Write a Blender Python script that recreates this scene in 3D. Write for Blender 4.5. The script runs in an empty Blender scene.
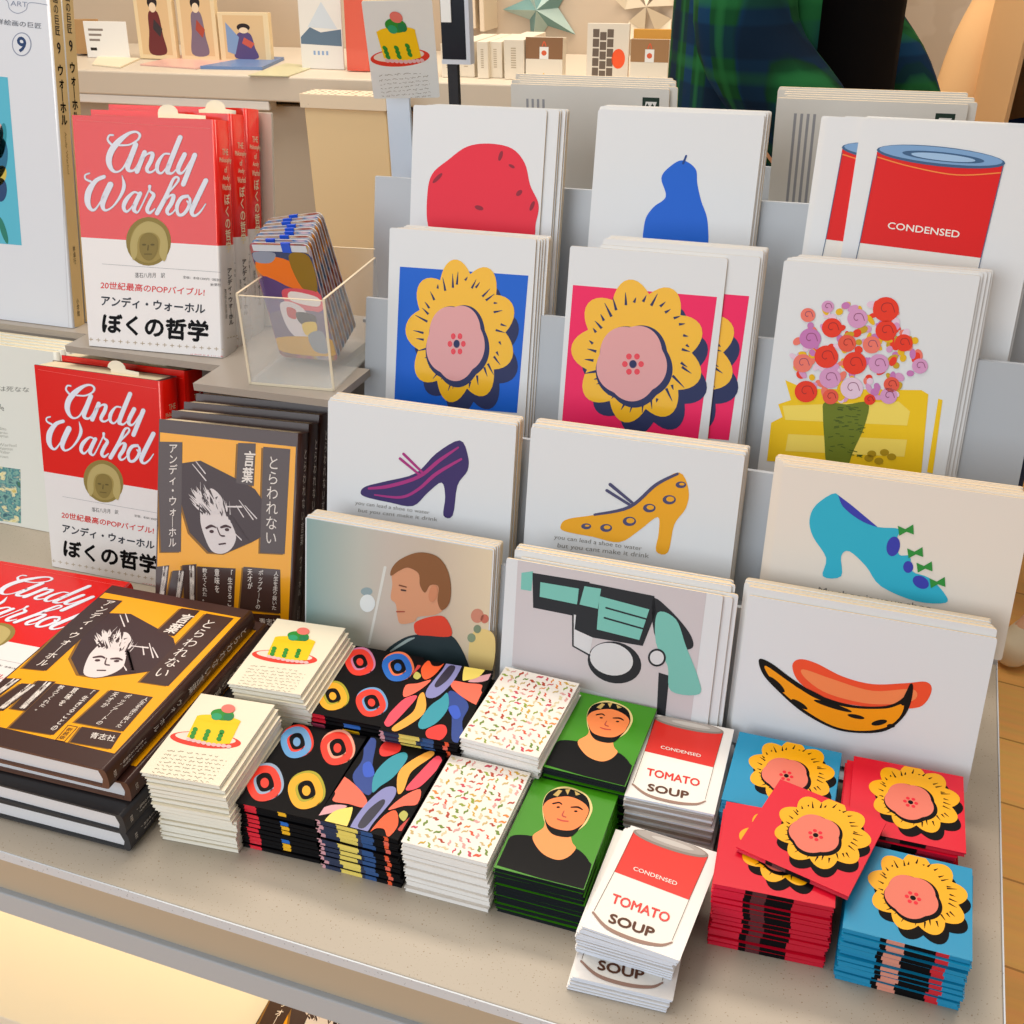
import bpy, math, random
from mathutils import Matrix, Vector
rnd = random.Random(7)
COL = bpy.context.scene.collection
# ------------------------------------------------------------------ camera
FPX = 1102.777
CAM = Vector((0.1955, -0.3958, 0.5242))
YAW, PITCH, ROLL = -0.3645, -0.5147, -0.0249
def cam_axes():
    f = Vector((math.sin(YAW)*math.cos(PITCH), math.cos(YAW)*math.cos(PITCH), math.sin(PITCH)))
    r = Vector((math.cos(YAW), -math.sin(YAW), 0)); u = r.cross(f)
    c, s = math.cos(ROLL), math.sin(ROLL)
    return c*r + s*u, -s*r + c*u, f
RX, UP, FW = cam_axes()
cd = bpy.data.cameras.new('camera'); cam = bpy.data.objects.new('camera', cd); COL.objects.link(cam)
cd.sensor_width = 36; cd.lens = 36*FPX/1024; cd.clip_start = 0.01; cd.clip_end = 50
m3 = Matrix((RX, UP, -FW)).transposed().to_4x4(); m3.translation = CAM
cam.matrix_world = m3
bpy.context.scene.camera = cam
def ray(px, py): return RX*((px-512)/FPX) - UP*((py-512)/FPX) + FW
def at_y(px, py, y):
    d = ray(px, py); return CAM + d*((y-CAM.y)/d.y)
def at_z(px, py, z):
    d = ray(px, py); return CAM + d*((z-CAM.z)/d.z)
# ------------------------------------------------------------------ materials
MATS = {}
def lin(h):
    h = h.lstrip('#'); o = []
    for i in (0, 2, 4):
        c = int(h[i:i+2], 16)/255; o.append(c/12.92 if c <= .04045 else ((c+.055)/1.055)**2.4)
    return (*o, 1)
def M(h, rough=.55, coat=0., metal=0., name=None):
    k = (h, rough, coat, metal)
    if k in MATS: return MATS[k]
    m = bpy.data.materials.new(name or 'paint_'+h.strip('#')); m.use_nodes = True
    b = m.node_tree.nodes['Principled BSDF']
    b.inputs['Base Color'].default_value = lin(h); b.inputs['Roughness'].default_value = rough
    b.inputs['Coat Weight'].default_value = coat*.6; b.inputs['Coat Roughness'].default_value = .12
    b.inputs['Metallic'].default_value = metal; b.inputs['Specular IOR Level'].default_value = .08 if max(lin(h)[:3]) < .02 else .25
    MATS[k] = m; return m
def nodes(m): return m.node_tree.nodes, m.node_tree.links, m.node_tree.nodes['Principled BSDF']
def speckle(name, base, spot, scale, thr, rough=.45):
    m = bpy.data.materials.new(name); m.use_nodes = True; n, l, b = nodes(m)
    tc = n.new('ShaderNodeTexCoord'); no = n.new('ShaderNodeTexNoise'); no.inputs['Scale'].default_value = scale; no.inputs['Detail'].default_value = 1
    cr = n.new('ShaderNodeValToRGB'); cr.color_ramp.elements[0].position = thr; cr.color_ramp.elements[0].color = lin(base)
    cr.color_ramp.elements[1].position = thr+.04; cr.color_ramp.elements[1].color = lin(spot)
    l.new(tc.outputs['Object'], no.inputs['Vector']); l.new(no.outputs['Fac'], cr.inputs['Fac']); l.new(cr.outputs['Color'], b.inputs['Base Color'])
    b.inputs['Roughness'].default_value = rough; return m
def blotch(name, cols, scale, rough=.3, coat=.3, detail=2, stretch=(1, 1, 1)):
    m = bpy.data.materials.new(name); m.use_nodes = True; n, l, b = nodes(m)
    tc = n.new('ShaderNodeTexCoord'); mp = n.new('ShaderNodeMapping'); mp.inputs['Scale'].default_value = stretch
    no = n.new('ShaderNodeTexNoise'); no.inputs['Scale'].default_value = scale; no.inputs['Detail'].default_value = detail
    cr = n.new('ShaderNodeValToRGB'); e = cr.color_ramp.elements
    while len(e) < len(cols): e.new(.5)
    for i, c in enumerate(cols):
        e[i].position = .28+.44*i/(len(cols)-1); e[i].color = lin(c)
    l.new(tc.outputs['Object'], mp.inputs['Vector']); l.new(mp.outputs['Vector'], no.inputs['Vector'])
    l.new(no.outputs['Fac'], cr.inputs['Fac']); l.new(cr.outputs['Color'], b.inputs['Base Color'])
    b.inputs['Roughness'].default_value = rough; b.inputs['Coat Weight'].default_value = coat; return m
def acrylic(name, tint='#f4f8f8', rough=.02, alpha=.2):
    m = bpy.data.materials.new(name); m.use_nodes = True; n, l, b = nodes(m)
    b.inputs['Base Color'].default_value = lin(tint); b.inputs['Roughness'].default_value = rough
    b.inputs['IOR'].default_value = 1.3; b.inputs['Alpha'].default_value = alpha
    return m
WHITE = M('#e9e7e2', .5, .05); CREAM = M('#ece3cf', .6); PAPER = M('#e6dcc6', .7)
def paper_edges(name, c1, c2, scale):
    m = bpy.data.materials.new(name); m.use_nodes = True; n, l, b = nodes(m)
    tc = n.new('ShaderNodeTexCoord'); w = n.new('ShaderNodeTexWave'); w.bands_direction = 'Y'
    w.inputs['Scale'].default_value = scale; w.inputs['Distortion'].default_value = .6; w.inputs['Detail'].default_value = 1
    mx = n.new('ShaderNodeMix'); mx.data_type = 'RGBA'; mx.inputs['A'].default_value = lin(c1); mx.inputs['B'].default_value = lin(c2)
    l.new(tc.outputs['Object'], w.inputs['Vector']); l.new(w.outputs['Fac'], mx.inputs['Factor']); l.new(mx.outputs['Result'], b.inputs['Base Color'])
    b.inputs['Roughness'].default_value = .8; return m
PAGES = paper_edges('page_edges_cream', '#efe0c0', '#e2d0ac', 300)
PAGESW = paper_edges('page_edges_white', '#e6e6e8', '#d8d9de', 300)
TABLE = speckle('speckled_laminate', '#b2a797', '#8f7b64', 700, .68, .42)
# ------------------------------------------------------------------ object helpers
def tag(o, label=None, cat=None, group=None, kind=None):
    if label: o['label'] = label
    if cat: o['category'] = cat
    if group: o['group'] = group
    if kind: o['kind'] = kind
    return o
def empty(name, loc=(0, 0, 0), rot=(0, 0, 0)):
    o = bpy.data.objects.new(name, None); o.empty_display_size = .02; COL.objects.link(o)
    o.location = loc; o.rotation_euler = rot; return o
class MB:
    def __init__(s): s.v = []; s.f = []; s.m = []; s.ml = []; s.sm = []
    def mi(s, mat):
        if mat not in s.ml: s.ml.append(mat)
        return s.ml.index(mat)
    def face(s, pts, mat, smooth=False):
        k = len(s.v); s.v += [tuple(p) for p in pts]; s.f.append(list(range(k, k+len(pts)))); s.m.append(s.mi(mat)); s.sm.append(smooth)
    def box(s, x0, x1, y0, y1, z0, z1, mat):
        k = len(s.v)
        s.v += [(x, y, z) for z in (z0, z1) for y in (y0, y1) for x in (x0, x1)]
        for q in ((0, 2, 3, 1), (4, 5, 7, 6), (0, 1, 5, 4), (1, 3, 7, 5), (3, 2, 6, 7), (2, 0, 4, 6)):
            s.f.append([k+i for i in q]); s.m.append(s.mi(mat)); s.sm.append(False)
        return s
    def grid(s, rings, mat, cap=True, close=True, smooth=True):
        k = len(s.v); n = len(rings[0]); a = s.mi(mat)
        for r in rings: s.v += [tuple(p) for p in r]
        for i in range(len(rings)-1):
            for j in range(n if close else n-1):
                j2 = (j+1) % n; s.f.append([k+i*n+j, k+i*n+j2, k+(i+1)*n+j2, k+(i+1)*n+j]); s.m.append(a); s.sm.append(smooth)
        if cap:
            s.f.append([k+j for j in range(n)][::-1]); s.m.append(a); s.sm.append(False)
            s.f.append([k+(len(rings)-1)*n+j for j in range(n)]); s.m.append(a); s.sm.append(False)
        return s
    def tube(s, pts, r, mat, n=8):
        rings = []
        for i, p in enumerate(pts):
            p = Vector(p); d = (Vector(pts[min(i+1, len(pts)-1)])-Vector(pts[max(i-1, 0)])).normalized()
            a = d.cross(Vector((0, 0, 1)) if abs(d.z) < .9 else Vector((1, 0, 0))).normalized(); b = d.cross(a)
            rr = r[i] if isinstance(r, (list, tuple)) else r
            rings.append([p+a*rr*math.cos(t*2*math.pi/n)+b*rr*math.sin(t*2*math.pi/n) for t in range(n)])
        return s.grid(rings, mat)
    def prism(s, poly, y0, y1, mat):   # poly in (x,z), extruded along y
        n = len(poly); k = len(s.v); a = s.mi(mat)
        s.v += [(p[0], y0, p[1]) for p in poly]+[(p[0], y1, p[1]) for p in poly]
        s.f.append(list(range(k, k+n))); s.f.append(list(range(k+n, k+2*n))[::-1]); s.m += [a, a]; s.sm += [False, False]
        for i in range(n):
            j = (i+1) % n; s.f.append([k+j, k+i, k+n+i, k+n+j]); s.m.append(a); s.sm.append(False)
        return s
    def mesh(s, name):
        me = bpy.data.meshes.new(name); me.from_pydata(s.v, [], s.f)
        for m in s.ml: me.materials.append(m)
        me.polygons.foreach_set('material_index', s.m); me.polygons.foreach_set('use_smooth', s.sm); me.update(); return me
    def build(s, name, parent=None, bevel=0):
        o = bpy.data.objects.new(name, s.mesh(name)); COL.objects.link(o)
        if parent: o.parent = parent
        if bevel:
            b = o.modifiers.new('bevel', 'BEVEL'); b.width = bevel; b.segments = 2; b.limit_method = 'ANGLE'
        return o
def struct(o): return tag(o, kind='structure')
# ------------------------------------------------------------------ printed pictures
class Frame:
    """local frame of a card or book: x along its width, y into its thickness, z up its height"""
    def __init__(s, x, y, z, yaw, tilt):
        s.loc = Vector((x, y, z)); s.yaw = yaw; s.tilt = tilt; s.rot = (-tilt, 0, yaw)
        s.m = Matrix.Rotation(yaw, 3, 'Z') @ Matrix.Rotation(-tilt, 3, 'X')
        s.U = s.m @ Vector((1, 0, 0)); s.N = s.m @ Vector((0, 1, 0)); s.V = s.m @ Vector((0, 0, 1))
    def uv(s, px, py):
        d = ray(px, py); p = CAM + d*((s.loc-CAM).dot(s.N)/d.dot(s.N)) - s.loc
        return (p.dot(s.U), p.dot(s.V))
_tc = {}
def text_mesh(body, bold=0., align='CENTER'):
    k = (body, bold, align)
    if k in _tc: return _tc[k]
    cu = bpy.data.curves.new('lettering', 'FONT'); cu.body = body; cu.align_x = align; cu.offset = bold; cu.resolution_u = 3
    cu.space_line = 1.0
    o = bpy.data.objects.new('lettering', cu); COL.objects.link(o)
    bpy.context.view_layer.update()
    dg = bpy.context.evaluated_depsgraph_get(); me = o.evaluated_get(dg).to_mesh()
    vs = [(v.co.x, v.co.y) for v in me.vertices]; fs = [list(p.vertices) for p in me.polygons]
    o.evaluated_get(dg).to_mesh_clear(); bpy.data.objects.remove(o); bpy.data.curves.remove(cu)
    _tc[k] = (vs, fs); return _tc[k]
def vert(t): return '\n'.join('｜' if c == 'ー' else c for c in t)
def catmull(pts, n=6):
    if len(pts) < 3: return [tuple(p) for p in pts]
    P = [pts[0]]+list(pts)+[pts[-1]]; out = []
    for i in range(1, len(P)-2):
        a, b, c, d = P[i-1], P[i], P[i+1], P[i+2]
        for k in range(n):
            t = k/n
            out.append(tuple(.5*(2*b[j]+(c[j]-a[j])*t+(2*a[j]-5*b[j]+4*c[j]-d[j])*t*t+(-a[j]+3*b[j]-3*c[j]+d[j])*t**3) for j in range(len(b))))
    out.append(tuple(pts[-1])); return out
def closed(pts, n=5):
    P = list(pts); k = len(P); out = []
    for i in range(k):
        a, b, c, d = P[i-1], P[i], P[(i+1) % k], P[(i+2) % k]
        for q in range(n):
            t = q/n
            out.append(tuple(.5*(2*b[j]+(c[j]-a[j])*t+(2*a[j]-5*b[j]+4*c[j]-d[j])*t*t+(-a[j]+3*b[j]-3*c[j]+d[j])*t**3) for j in (0, 1)))
    return out
def ell(cx, cy, rx, ry, rot=0, n=28):
    c, s = math.cos(rot), math.sin(rot)
    return [(cx+rx*math.cos(t)*c-ry*math.sin(t)*s, cy+rx*math.cos(t)*s+ry*math.sin(t)*c) for t in (2*math.pi*i/n for i in range(n))]
class Art:
    """flat inks on a face; T maps trace coordinates to (u,v) in metres"""
    def __init__(s, T=None, side=None): s.mb = MB(); s.T = T or (lambda x, y: (x, y)); s.side = side
    def trace(s, fr, ox=0, oy=0, sc=1): s.T = lambda x, y: fr.uv(ox+x/sc, oy+y/sc); return s
    def P(s, p, L):
        e = .00009*L
        return (p[0], -e, p[1]) if s.side is None else (s.side+e, p[0], p[1])
    def poly(s, pts, mat, L=1):
        s.mb.face([s.P(s.T(*p), L) for p in pts], mat); return s
    def rect(s, x0, y0, x1, y1, mat, L=1): return s.poly([(x0, y0), (x1, y0), (x1, y1), (x0, y1)], mat, L)
    def stroke(s, pts, mat, L=1, w=None, n=6, cap=True):
        """pts (x,y,width) or (x,y) with w"""
        P = [(p[0], p[1], p[2] if len(p) > 2 else w) for p in pts]; P = catmull(P, n) if n > 1 else P
        l, r = [], []
        for i, p in enumerate(P):
            a, b = P[max(i-1, 0)], P[min(i+1, len(P)-1)]; dx, dy = b[0]-a[0], b[1]-a[1]; q = math.hypot(dx, dy) or 1
            nx, ny = -dy/q*p[2]/2, dx/q*p[2]/2
            l.append((p[0]+nx, p[1]+ny)); r.append((p[0]-nx, p[1]-ny))
        for i in range(len(P)-1):
            s.poly([l[i], l[i+1], r[i+1], r[i]], mat, L+.02*(i % 3))
        if cap:
            for p in (P[0], P[-1]): s.poly(ell(p[0], p[1], p[2]/2, p[2]/2, 0, 12), mat, L+.1)
        return s
    def text(s, body, q, mat, L=2, bold=0., align='CENTER'):
        """q: corners TL, TR, BR, BL in trace coordinates"""
        if bold > 0:
            L0 = s.mb; q0 = [s.T(*p) for p in q]; hgt = math.hypot(q0[0][0]-q0[3][0], q0[0][1]-q0[3][1])/max(1, body.count('\n')+1); b = bold*hgt
            for i, (dx, dy) in enumerate(((b, 0), (-b, 0), (0, b), (0, -b))):
                T = s.T; s.T = lambda x, y, T=T: (T(x, y)[0]+dx, T(x, y)[1]+dy); s.text(body, q, mat, L+.05*i, 0, align); s.T = T
            return s
        vs, fs = text_mesh(body, 0, align)
        if not vs: return s
        x0 = min(v[0] for v in vs); x1 = max(v[0] for v in vs); y0 = min(v[1] for v in vs); y1 = max(v[1] for v in vs)
        Q = [s.T(*p) for p in q]; k = len(s.mb.v)
        for x, y in vs:
            a = (x-x0)/((x1-x0) or 1); b = (y1-y)/((y1-y0) or 1)
            p = [(1-b)*((1-a)*Q[0][i]+a*Q[1][i])+b*((1-a)*Q[3][i]+a*Q[2][i]) for i in (0, 1)]
            s.mb.v.append(s.P(p, L))
        a = s.mb.mi(mat)
        for f in fs: s.mb.f.append([k+i for i in f]); s.mb.m.append(a); s.mb.sm.append(False)
        return s
    def tbox(s, body, x0, y0, x1, y1, mat, L=2, bold=0., align='CENTER'):
        return s.text(body, [(x0, y0), (x1, y0), (x1, y1), (x0, y1)], mat, L, bold, align)
    def scrib(s, x0, y0, x1, y1, mat, L=1, w=.4, h=2., step=2.):
        """one line of illegible handwriting"""
        d = math.hypot(x1-x0, y1-y0); n = max(4, int(d/step)); pts = []; nx, ny = -(y1-y0)/d, (x1-x0)/d
        for i in range(n+1):
            t = i/n; a = rnd.uniform(-h, h)*.5*(1 if i % 2 else -1)*rnd.choice((1, 1, .6))
            pts.append((x0+(x1-x0)*t+nx*a, y0+(y1-y0)*t+ny*a))
        i = 0
        while i < n:
            k = min(n, i+rnd.randint(3, 7))
            if k > i+1: s.stroke(pts[i:k], mat, L, w, 2, False)
            i = k+1
        return s
    def mesh(s, name): return s.mb.mesh(name)
def attach(name, me, parent):
    o = bpy.data.objects.new(name, me); COL.objects.link(o); o.parent = parent; return o
ORD = ['topmost', 'second', 'third', 'fourth', 'fifth', 'sixth', 'seventh', 'eighth', 'ninth', 'tenth', 'eleventh', 'twelfth', 'thirteenth',
       'fourteenth', 'fifteenth', 'sixteenth', 'seventeenth', 'eighteenth', 'nineteenth', 'twentieth', 'twenty-first', 'twenty-second', 'twenty-third', 'twenty-fourth', 'twenty-fifth', 'twenty-sixth']
# ------------------------------------------------------------------ inks
C = '#'
RED = M('#d01408', .35, .5); REDM = M('#e00c2c', .35, .5); YEL = M('#f2b808', .4, .3); GOLD = M('#f2ab12', .4, .35)
BLK = M('#070609', .5, .04); INK = M('#2b2725', .6); BROWN = M('#4a2a22', .38, .45); DKBR = M('#2c1a1a', .4, .4)
SILV = M('#dfe3ee', .5); PINK = M('#dfa0a0', .45, .2); SKIN = M('#f08a4a', .5, .1); GREEN = M('#348a06', .4, .35); TEAL = M('#2a94a6', .4, .3)
BLUE = M('#1668c4', .4, .3); CYAN = M('#1fa0c8', .4, .3); NAVY = M('#27305c', .5); GRAY = M('#9a9a9e', .6); MEDAL = M('#8c7a3c', .5); MEDALD = M('#5f5226', .5)
WINK = M('#f2ede4', .6); CARDW = M('#e0e3e6', .5, .08); CARDC = M('#e8dfd4', .5); ORANGE = M('#ee5a2a', .4, .3); CORAL = M('#ee6a52', .4, .3)
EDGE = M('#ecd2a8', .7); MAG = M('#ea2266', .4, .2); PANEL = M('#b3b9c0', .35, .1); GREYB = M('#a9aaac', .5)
# ------------------------------------------------------------------ display table
FLZ = -.75
tb = empty('display_table', (-.3, .3, FLZ))
tag(tb, 'long beige speckled display table carrying the books and cards', 'table')
def world_part(name, mb, parent, bevel=0):
    o = mb.build(name, parent, bevel); o.location = -parent.location; return o
world_part('tabletop', MB().box(-1.15, .299, -.0392, .82, -.0075, 0, TABLE), tb, .0008)
EDGE_LIT = speckle('window_lit_edge', '#cfd6de', '#a3a8ae', 500, .68, .35)  # bluish window light on the slab edge, put into this strip's colour
world_part('lit_slab_edge', MB().box(-1.15, .3, -.0402, -.0393, -.0078, -.0002, EDGE_LIT).box(.2991, .3, -.0392, .82, -.0078, -.0002, EDGE_LIT), tb)
world_part('apron', MB().box(-1.14, .292, -.028, .81, -.055, -.0079, M('#b9ab95', .5)), tb)
fr_ = MB(); fr_.box(-1.15, .3, -.032, -.01, -.076, -.0551, M('#b4bac0', .4)); fr_.box(.28, .3, -.0099, .82, -.076, -.0551, M('#b4bac0', .4))
world_part('lower_rail', fr_, tb, .001)
world_part('lower_shelf', MB().box(-1.14, .28, .015, .80, -.32, -.3, M('#efe7d4', .5)), tb, .001)
world_part('back_board', MB().box(-1.14, .28, .80, .815, FLZ+.02, -.0551, M('#b9ab95', .5)), tb)
for x0, x1 in ((-1.15, -1.12), (.265, .295)):
    for y0 in (-.03, .77): world_part('leg', MB().box(x0, x1, y0, y0+.03, FLZ, -.0761, M('#a5a8ac', .4)), tb, .002)
# ------------------------------------------------------------------ left risers
def riser(name, x0, x1, y0, y1, z, label):
    t = empty('shelf_riser', ((x0+x1)/2, (y0+y1)/2, 0)); tag(t, label, 'riser')
    rt_ = MB(); mt = M('#a39a90', .3, .2)
    if name == 'r':
        P = [(x0, .300), (-.318, .300), (-.318, y0), (-.1985, y0+.003), (-.1985, .329), (x1, .329), (x1, y1), (x0, y1)]
        rt_.grid([[(a_, b_, z-.006) for a_, b_ in P], [(a_, b_, z) for a_, b_ in P]], mt, smooth=False)
    else: rt_.box(x0, x1, y0, y1, z-.006, z, mt)
    world_part('riser_top', rt_, t)
    world_part('side_panel', MB().box(x0+.004, x0+.01, y0+.13, y1-.004, 0, z-.0061, M('#a39a90', .35)), t)
    world_part('side_panel', MB().box(x1-.01, x1-.004, y0+.13, y1-.004, 0, z-.0061, M('#a39a90', .35)), t)
    world_part('back_panel', MB().box(x0+.0101, x1-.0101, y1-.012, y1-.006, 0, z-.0061, M('#a39a90', .35)), t)

riser('r', -.472, -.229, .262, .44, .195, 'grey metal riser shelf under the upright red books and clear card holder')
riser('l', -.95, -.476, .366, .52, .178, 'grey riser shelf under the tall white art books')
# ------------------------------------------------------------------ card rack
TILT = .2317; TT = math.tan(TILT)
rk = empty('card_rack', (.03, .3, 0)); tag(rk, 'grey four tiered display rack holding the rows of art postcards', 'rack')
ROWS = {1: (.176, .0254, .112), 2: (.2356, .0965, .182), 3: (.306, .1416, .2475), 4: (.382, .2206, .323)}
for k, (yb, zb, zt) in ROWS.items():
    x0, x1 = {1: -.195, 2: -.205, 3: -.2055, 4: -.228}[k], (.2815 if k > 1 else .266)
    f = lambda z, yb=yb, zb=zb: yb+(z-zb)*TT+.0155
    p = MB(); n = 0
    r = [(x0, f(zb-.004), zb-.004), (x1, f(zb-.004), zb-.004), (x1, f(zt), zt), (x0, f(zt), zt)]
    p.grid([r, [(a, b+.003, c) for a, b, c in r]], PANEL, smooth=False)
    world_part('rack_panel', p, rk)
    world_part('rack_ledge', MB().box(x0, x1, yb-.003, f(zb-.004)+.0028, zb-.007, zb-.0042, PANEL), rk)
for x in (-.185, .03, .25):
    world_part('rib', MB().box(x, x+.004, .19, .46, 0, .0175, PANEL), rk)
    for k, (yb, zb, zt) in ROWS.items():
        world_part('rib', MB().box(x, x+.004, yb+.003, yb+.012, .0176 if k > 1 else 0, zb-.0071, PANEL), rk)
# sticker on the top panel
yb, zb, zt = ROWS[4]; ft = Frame(0, yb+.0153, zb, 0, TILT)
a = Art().trace(ft, 840, 130, 5.565)
a.poly([(990, 570), (1100, 585), (1090, 700), (975, 683)], WHITE, 1).text('カード', [(975, 598), (1050, 606), (1046, 640), (970, 632)], INK, 2).text('TAZ', [(965, 648), (1040, 656), (1038, 680), (962, 672)], INK, 2)
st = attach('rack_sticker', a.mesh('rack_sticker'), rk); st.location = ft.loc-rk.location; st.rotation_euler = ft.rot; st['label'] = 'white sticker with black lettering'
# ------------------------------------------------------------------ postcards in the rack
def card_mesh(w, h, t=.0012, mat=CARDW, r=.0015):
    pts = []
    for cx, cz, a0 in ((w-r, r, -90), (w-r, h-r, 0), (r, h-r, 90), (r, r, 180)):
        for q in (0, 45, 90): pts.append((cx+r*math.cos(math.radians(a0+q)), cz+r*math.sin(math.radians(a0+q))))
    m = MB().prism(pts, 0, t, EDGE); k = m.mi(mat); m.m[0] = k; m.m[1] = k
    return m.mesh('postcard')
cm_cache = {}
def slot(row, x, w, h, ytop, ztop, what, art, n=8, pitch=.0016, fan=(0, 0), yaw=0., mat=CARDW, where='', second_art=None, offs=None, printed_side=True):
    """what: description of the picture"""
    fr = Frame(x, ytop-h*math.sin(TILT), ztop-h*math.cos(TILT), yaw, TILT)
    key = (w, h, mat)
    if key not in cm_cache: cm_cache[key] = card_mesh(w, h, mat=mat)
    grp = 'postcards in the slot showing the %s' % what
    me = None
    for i in range(n):
        o = bpy.data.objects.new('postcard', cm_cache[key]); COL.objects.link(o)
        u = 0 if i == 0 else (offs[i-1][0] if offs and i-1 < len(offs) else fan[0]*min(i, 4)/4+rnd.uniform(-.0006, .0006))
        v = 0 if i == 0 else (offs[i-1][1] if offs and i-1 < len(offs) else fan[1]+rnd.uniform(0, .0008))
        o.location = fr.loc+fr.U*u+Vector((0, pitch*i/math.cos(TILT), 0))+fr.V*v; o.rotation_euler = fr.rot
        if i == 0:
            tag(o, 'front postcard showing the %s, %s' % (what, where), 'postcard', grp)
        else:
            tag(o, '%s postcard back in the slot behind the %s' % (ORD[i], what), 'postcard', grp)
        if i == 0 or (second_art and i <= second_art):
            if me is None: me = art(fr).mesh('printed_picture')
            attach('printed_picture', me, o)
    return fr
def blossom(a, cx, cy, rx, ry, rot=0, yel=YEL, pet=PINK, dk=NAVY, dot=REDM, L=2):
    def lob(f, dx, dy, n=9, amp=.11, ph=0):
        o = []
        for i in range(90):
            t = 2*math.pi*i/90; q = f*(1-amp+amp*abs(math.sin(n*t/2+ph))*2)
            x, y = rx*q*math.cos(t)+dx, ry*q*math.sin(t)+dy
            o.append((cx+x*math.cos(rot)-y*math.sin(rot), cy+x*math.sin(rot)+y*math.cos(rot)))
        return o
    a.poly(lob(.93, rx*.14, ry*.18), dk, L); a.poly(lob(.97, 0, -ry*.05), yel, L+1)
    r8 = random.Random(int(cx*7+cy))
    for k in range(34):
        t = 2*math.pi*k/34+r8.uniform(-.06, .06); q0, q1 = r8.uniform(.66, .78), r8.uniform(.80, .93)
        a.stroke([(cx+rx*q*math.cos(t+d), cy-ry*.05+ry*q*math.sin(t+d), w_*rx) for q, d, w_ in ((q0, 0, .045), ((q0+q1)/2, .03, .03), (q1, .05, .008))], dk, L+1.3, n=1, cap=False)
    a.poly(lob(.60, -rx*.06, ry*.16, 5, .05, 1), dk, L+1.6)
    a.poly(lob(.55, -rx*.10, ry*.12, 5, .05, 1), pet, L+2)
    for k in range(6): a.poly(ell(cx-rx*.08+rx*.13*math.cos(k*1.047), cy+ry*.14+ry*.13*math.sin(k*1.047), rx*.045, ry*.045), dot, L+3)
    a.poly(ell(cx-rx*.08, cy+ry*.14, rx*.06, ry*.06), dk, L+3)
    return a
def art_photo(fr):
    a = Art().trace(fr, 290, 380, 3.4148)
    bg = bpy.data.materials.new('photo_backdrop'); bg.use_nodes = True; n, l, b = nodes(bg)
    tc = n.new('ShaderNodeTexCoord'); sx = n.new('ShaderNodeSeparateXYZ'); cr = n.new('ShaderNodeValToRGB'); e = cr.color_ramp.elements
    mr = n.new('ShaderNodeMapRange'); mr.inputs['From Max'].default_value = .148
    e[0].color = lin('#84a3a2'); e[0].position = 0; e[1].color = lin('#e2cfae'); e[1].position = 1
    for p, c in ((.3, '#b9bab0'), (.45, '#c4b8ac'), (.7, '#c9b8a4')): q = e.new(p); q.color = lin(c)
    l.new(tc.outputs['Object'], sx.inputs[0]); l.new(sx.outputs['X'], mr.inputs['Value']); l.new(mr.outputs['Result'], cr.inputs['Fac']); l.new(cr.outputs['Color'], b.inputs['Base Color']); b.inputs['Roughness'].default_value = .35
    W = .148; H = .105
    a.mb.face([(.001, -.0001, .001), (W-.001, -.0001, .001), (W-.001, -.0001, H-.001), (.001, -.0001, H-.001)], bg)
    a.stroke([(325, 640, 10), (300, 760, 9), (270, 900, 8)], M('#d9d9d2', .5), 2)
    a.poly(ell(265, 762, 26, 30), M('#dfe6e6', .5), 3).poly(ell(262, 722, 20, 14), M('#8fa3a8', .5), 2)
    a.poly(closed([(620, 870), (660, 850), (700, 880), (690, 990), (640, 1000), (610, 960)]), M('#eccf86', .5), 2)
    for x, y, r, c in ((640, 805, 22, '#cf8a72'), (665, 815, 14, '#c9705c'), (620, 880, 14, '#8a9a7c'), (640, 850, 13, '#7f8f74')): a.poly(ell(x, y, r, r*1.1), M(c, .5), 3)
    a.poly(closed([(320, 935), (380, 885), (440, 868), (540, 868), (585, 915), (618, 1000), (600, 1025), (420, 1035), (330, 1000)]), M('#233338', .5), 4)
    a.stroke([(345, 925, 6), (400, 890, 10), (425, 880, 4)], M('#9fb0ae', .5), 5)
    a.poly(closed([(425, 850), (430, 826), (480, 808), (530, 810), (552, 872), (470, 872), (435, 868)]), M('#e2452c', .5), 6)
    skin = M('#d99a74', .5)
    a.poly(closed([(352, 655), (350, 700), (345, 745), (362, 765), (368, 810), (380, 832), (425, 825), (440, 808), (500, 800), (530, 770), (535, 690), (480, 620), (400, 630)]), skin, 5)
    a.poly(closed([(345, 668), (350, 640), (380, 610), (440, 588), (500, 600), (535, 640), (550, 700), (545, 760), (520, 785), (505, 755), (508, 705), (480, 700), (462, 725), (445, 700), (440, 660), (405, 640), (375, 650)]), M('#8a5a34', .5), 7)
    a.poly(ell(490, 728, 15, 30, .2), M('#d08a64', .5), 8)
    a.stroke([(375, 700, 5), (398, 706, 4)], M('#7a4a34', .5), 8).stroke([(382, 716, 6), (396, 718, 5)], M('#4a3430', .5), 8).stroke([(366, 790, 5), (392, 790, 4)], M('#a8503c', .5), 8)
    return a
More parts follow.
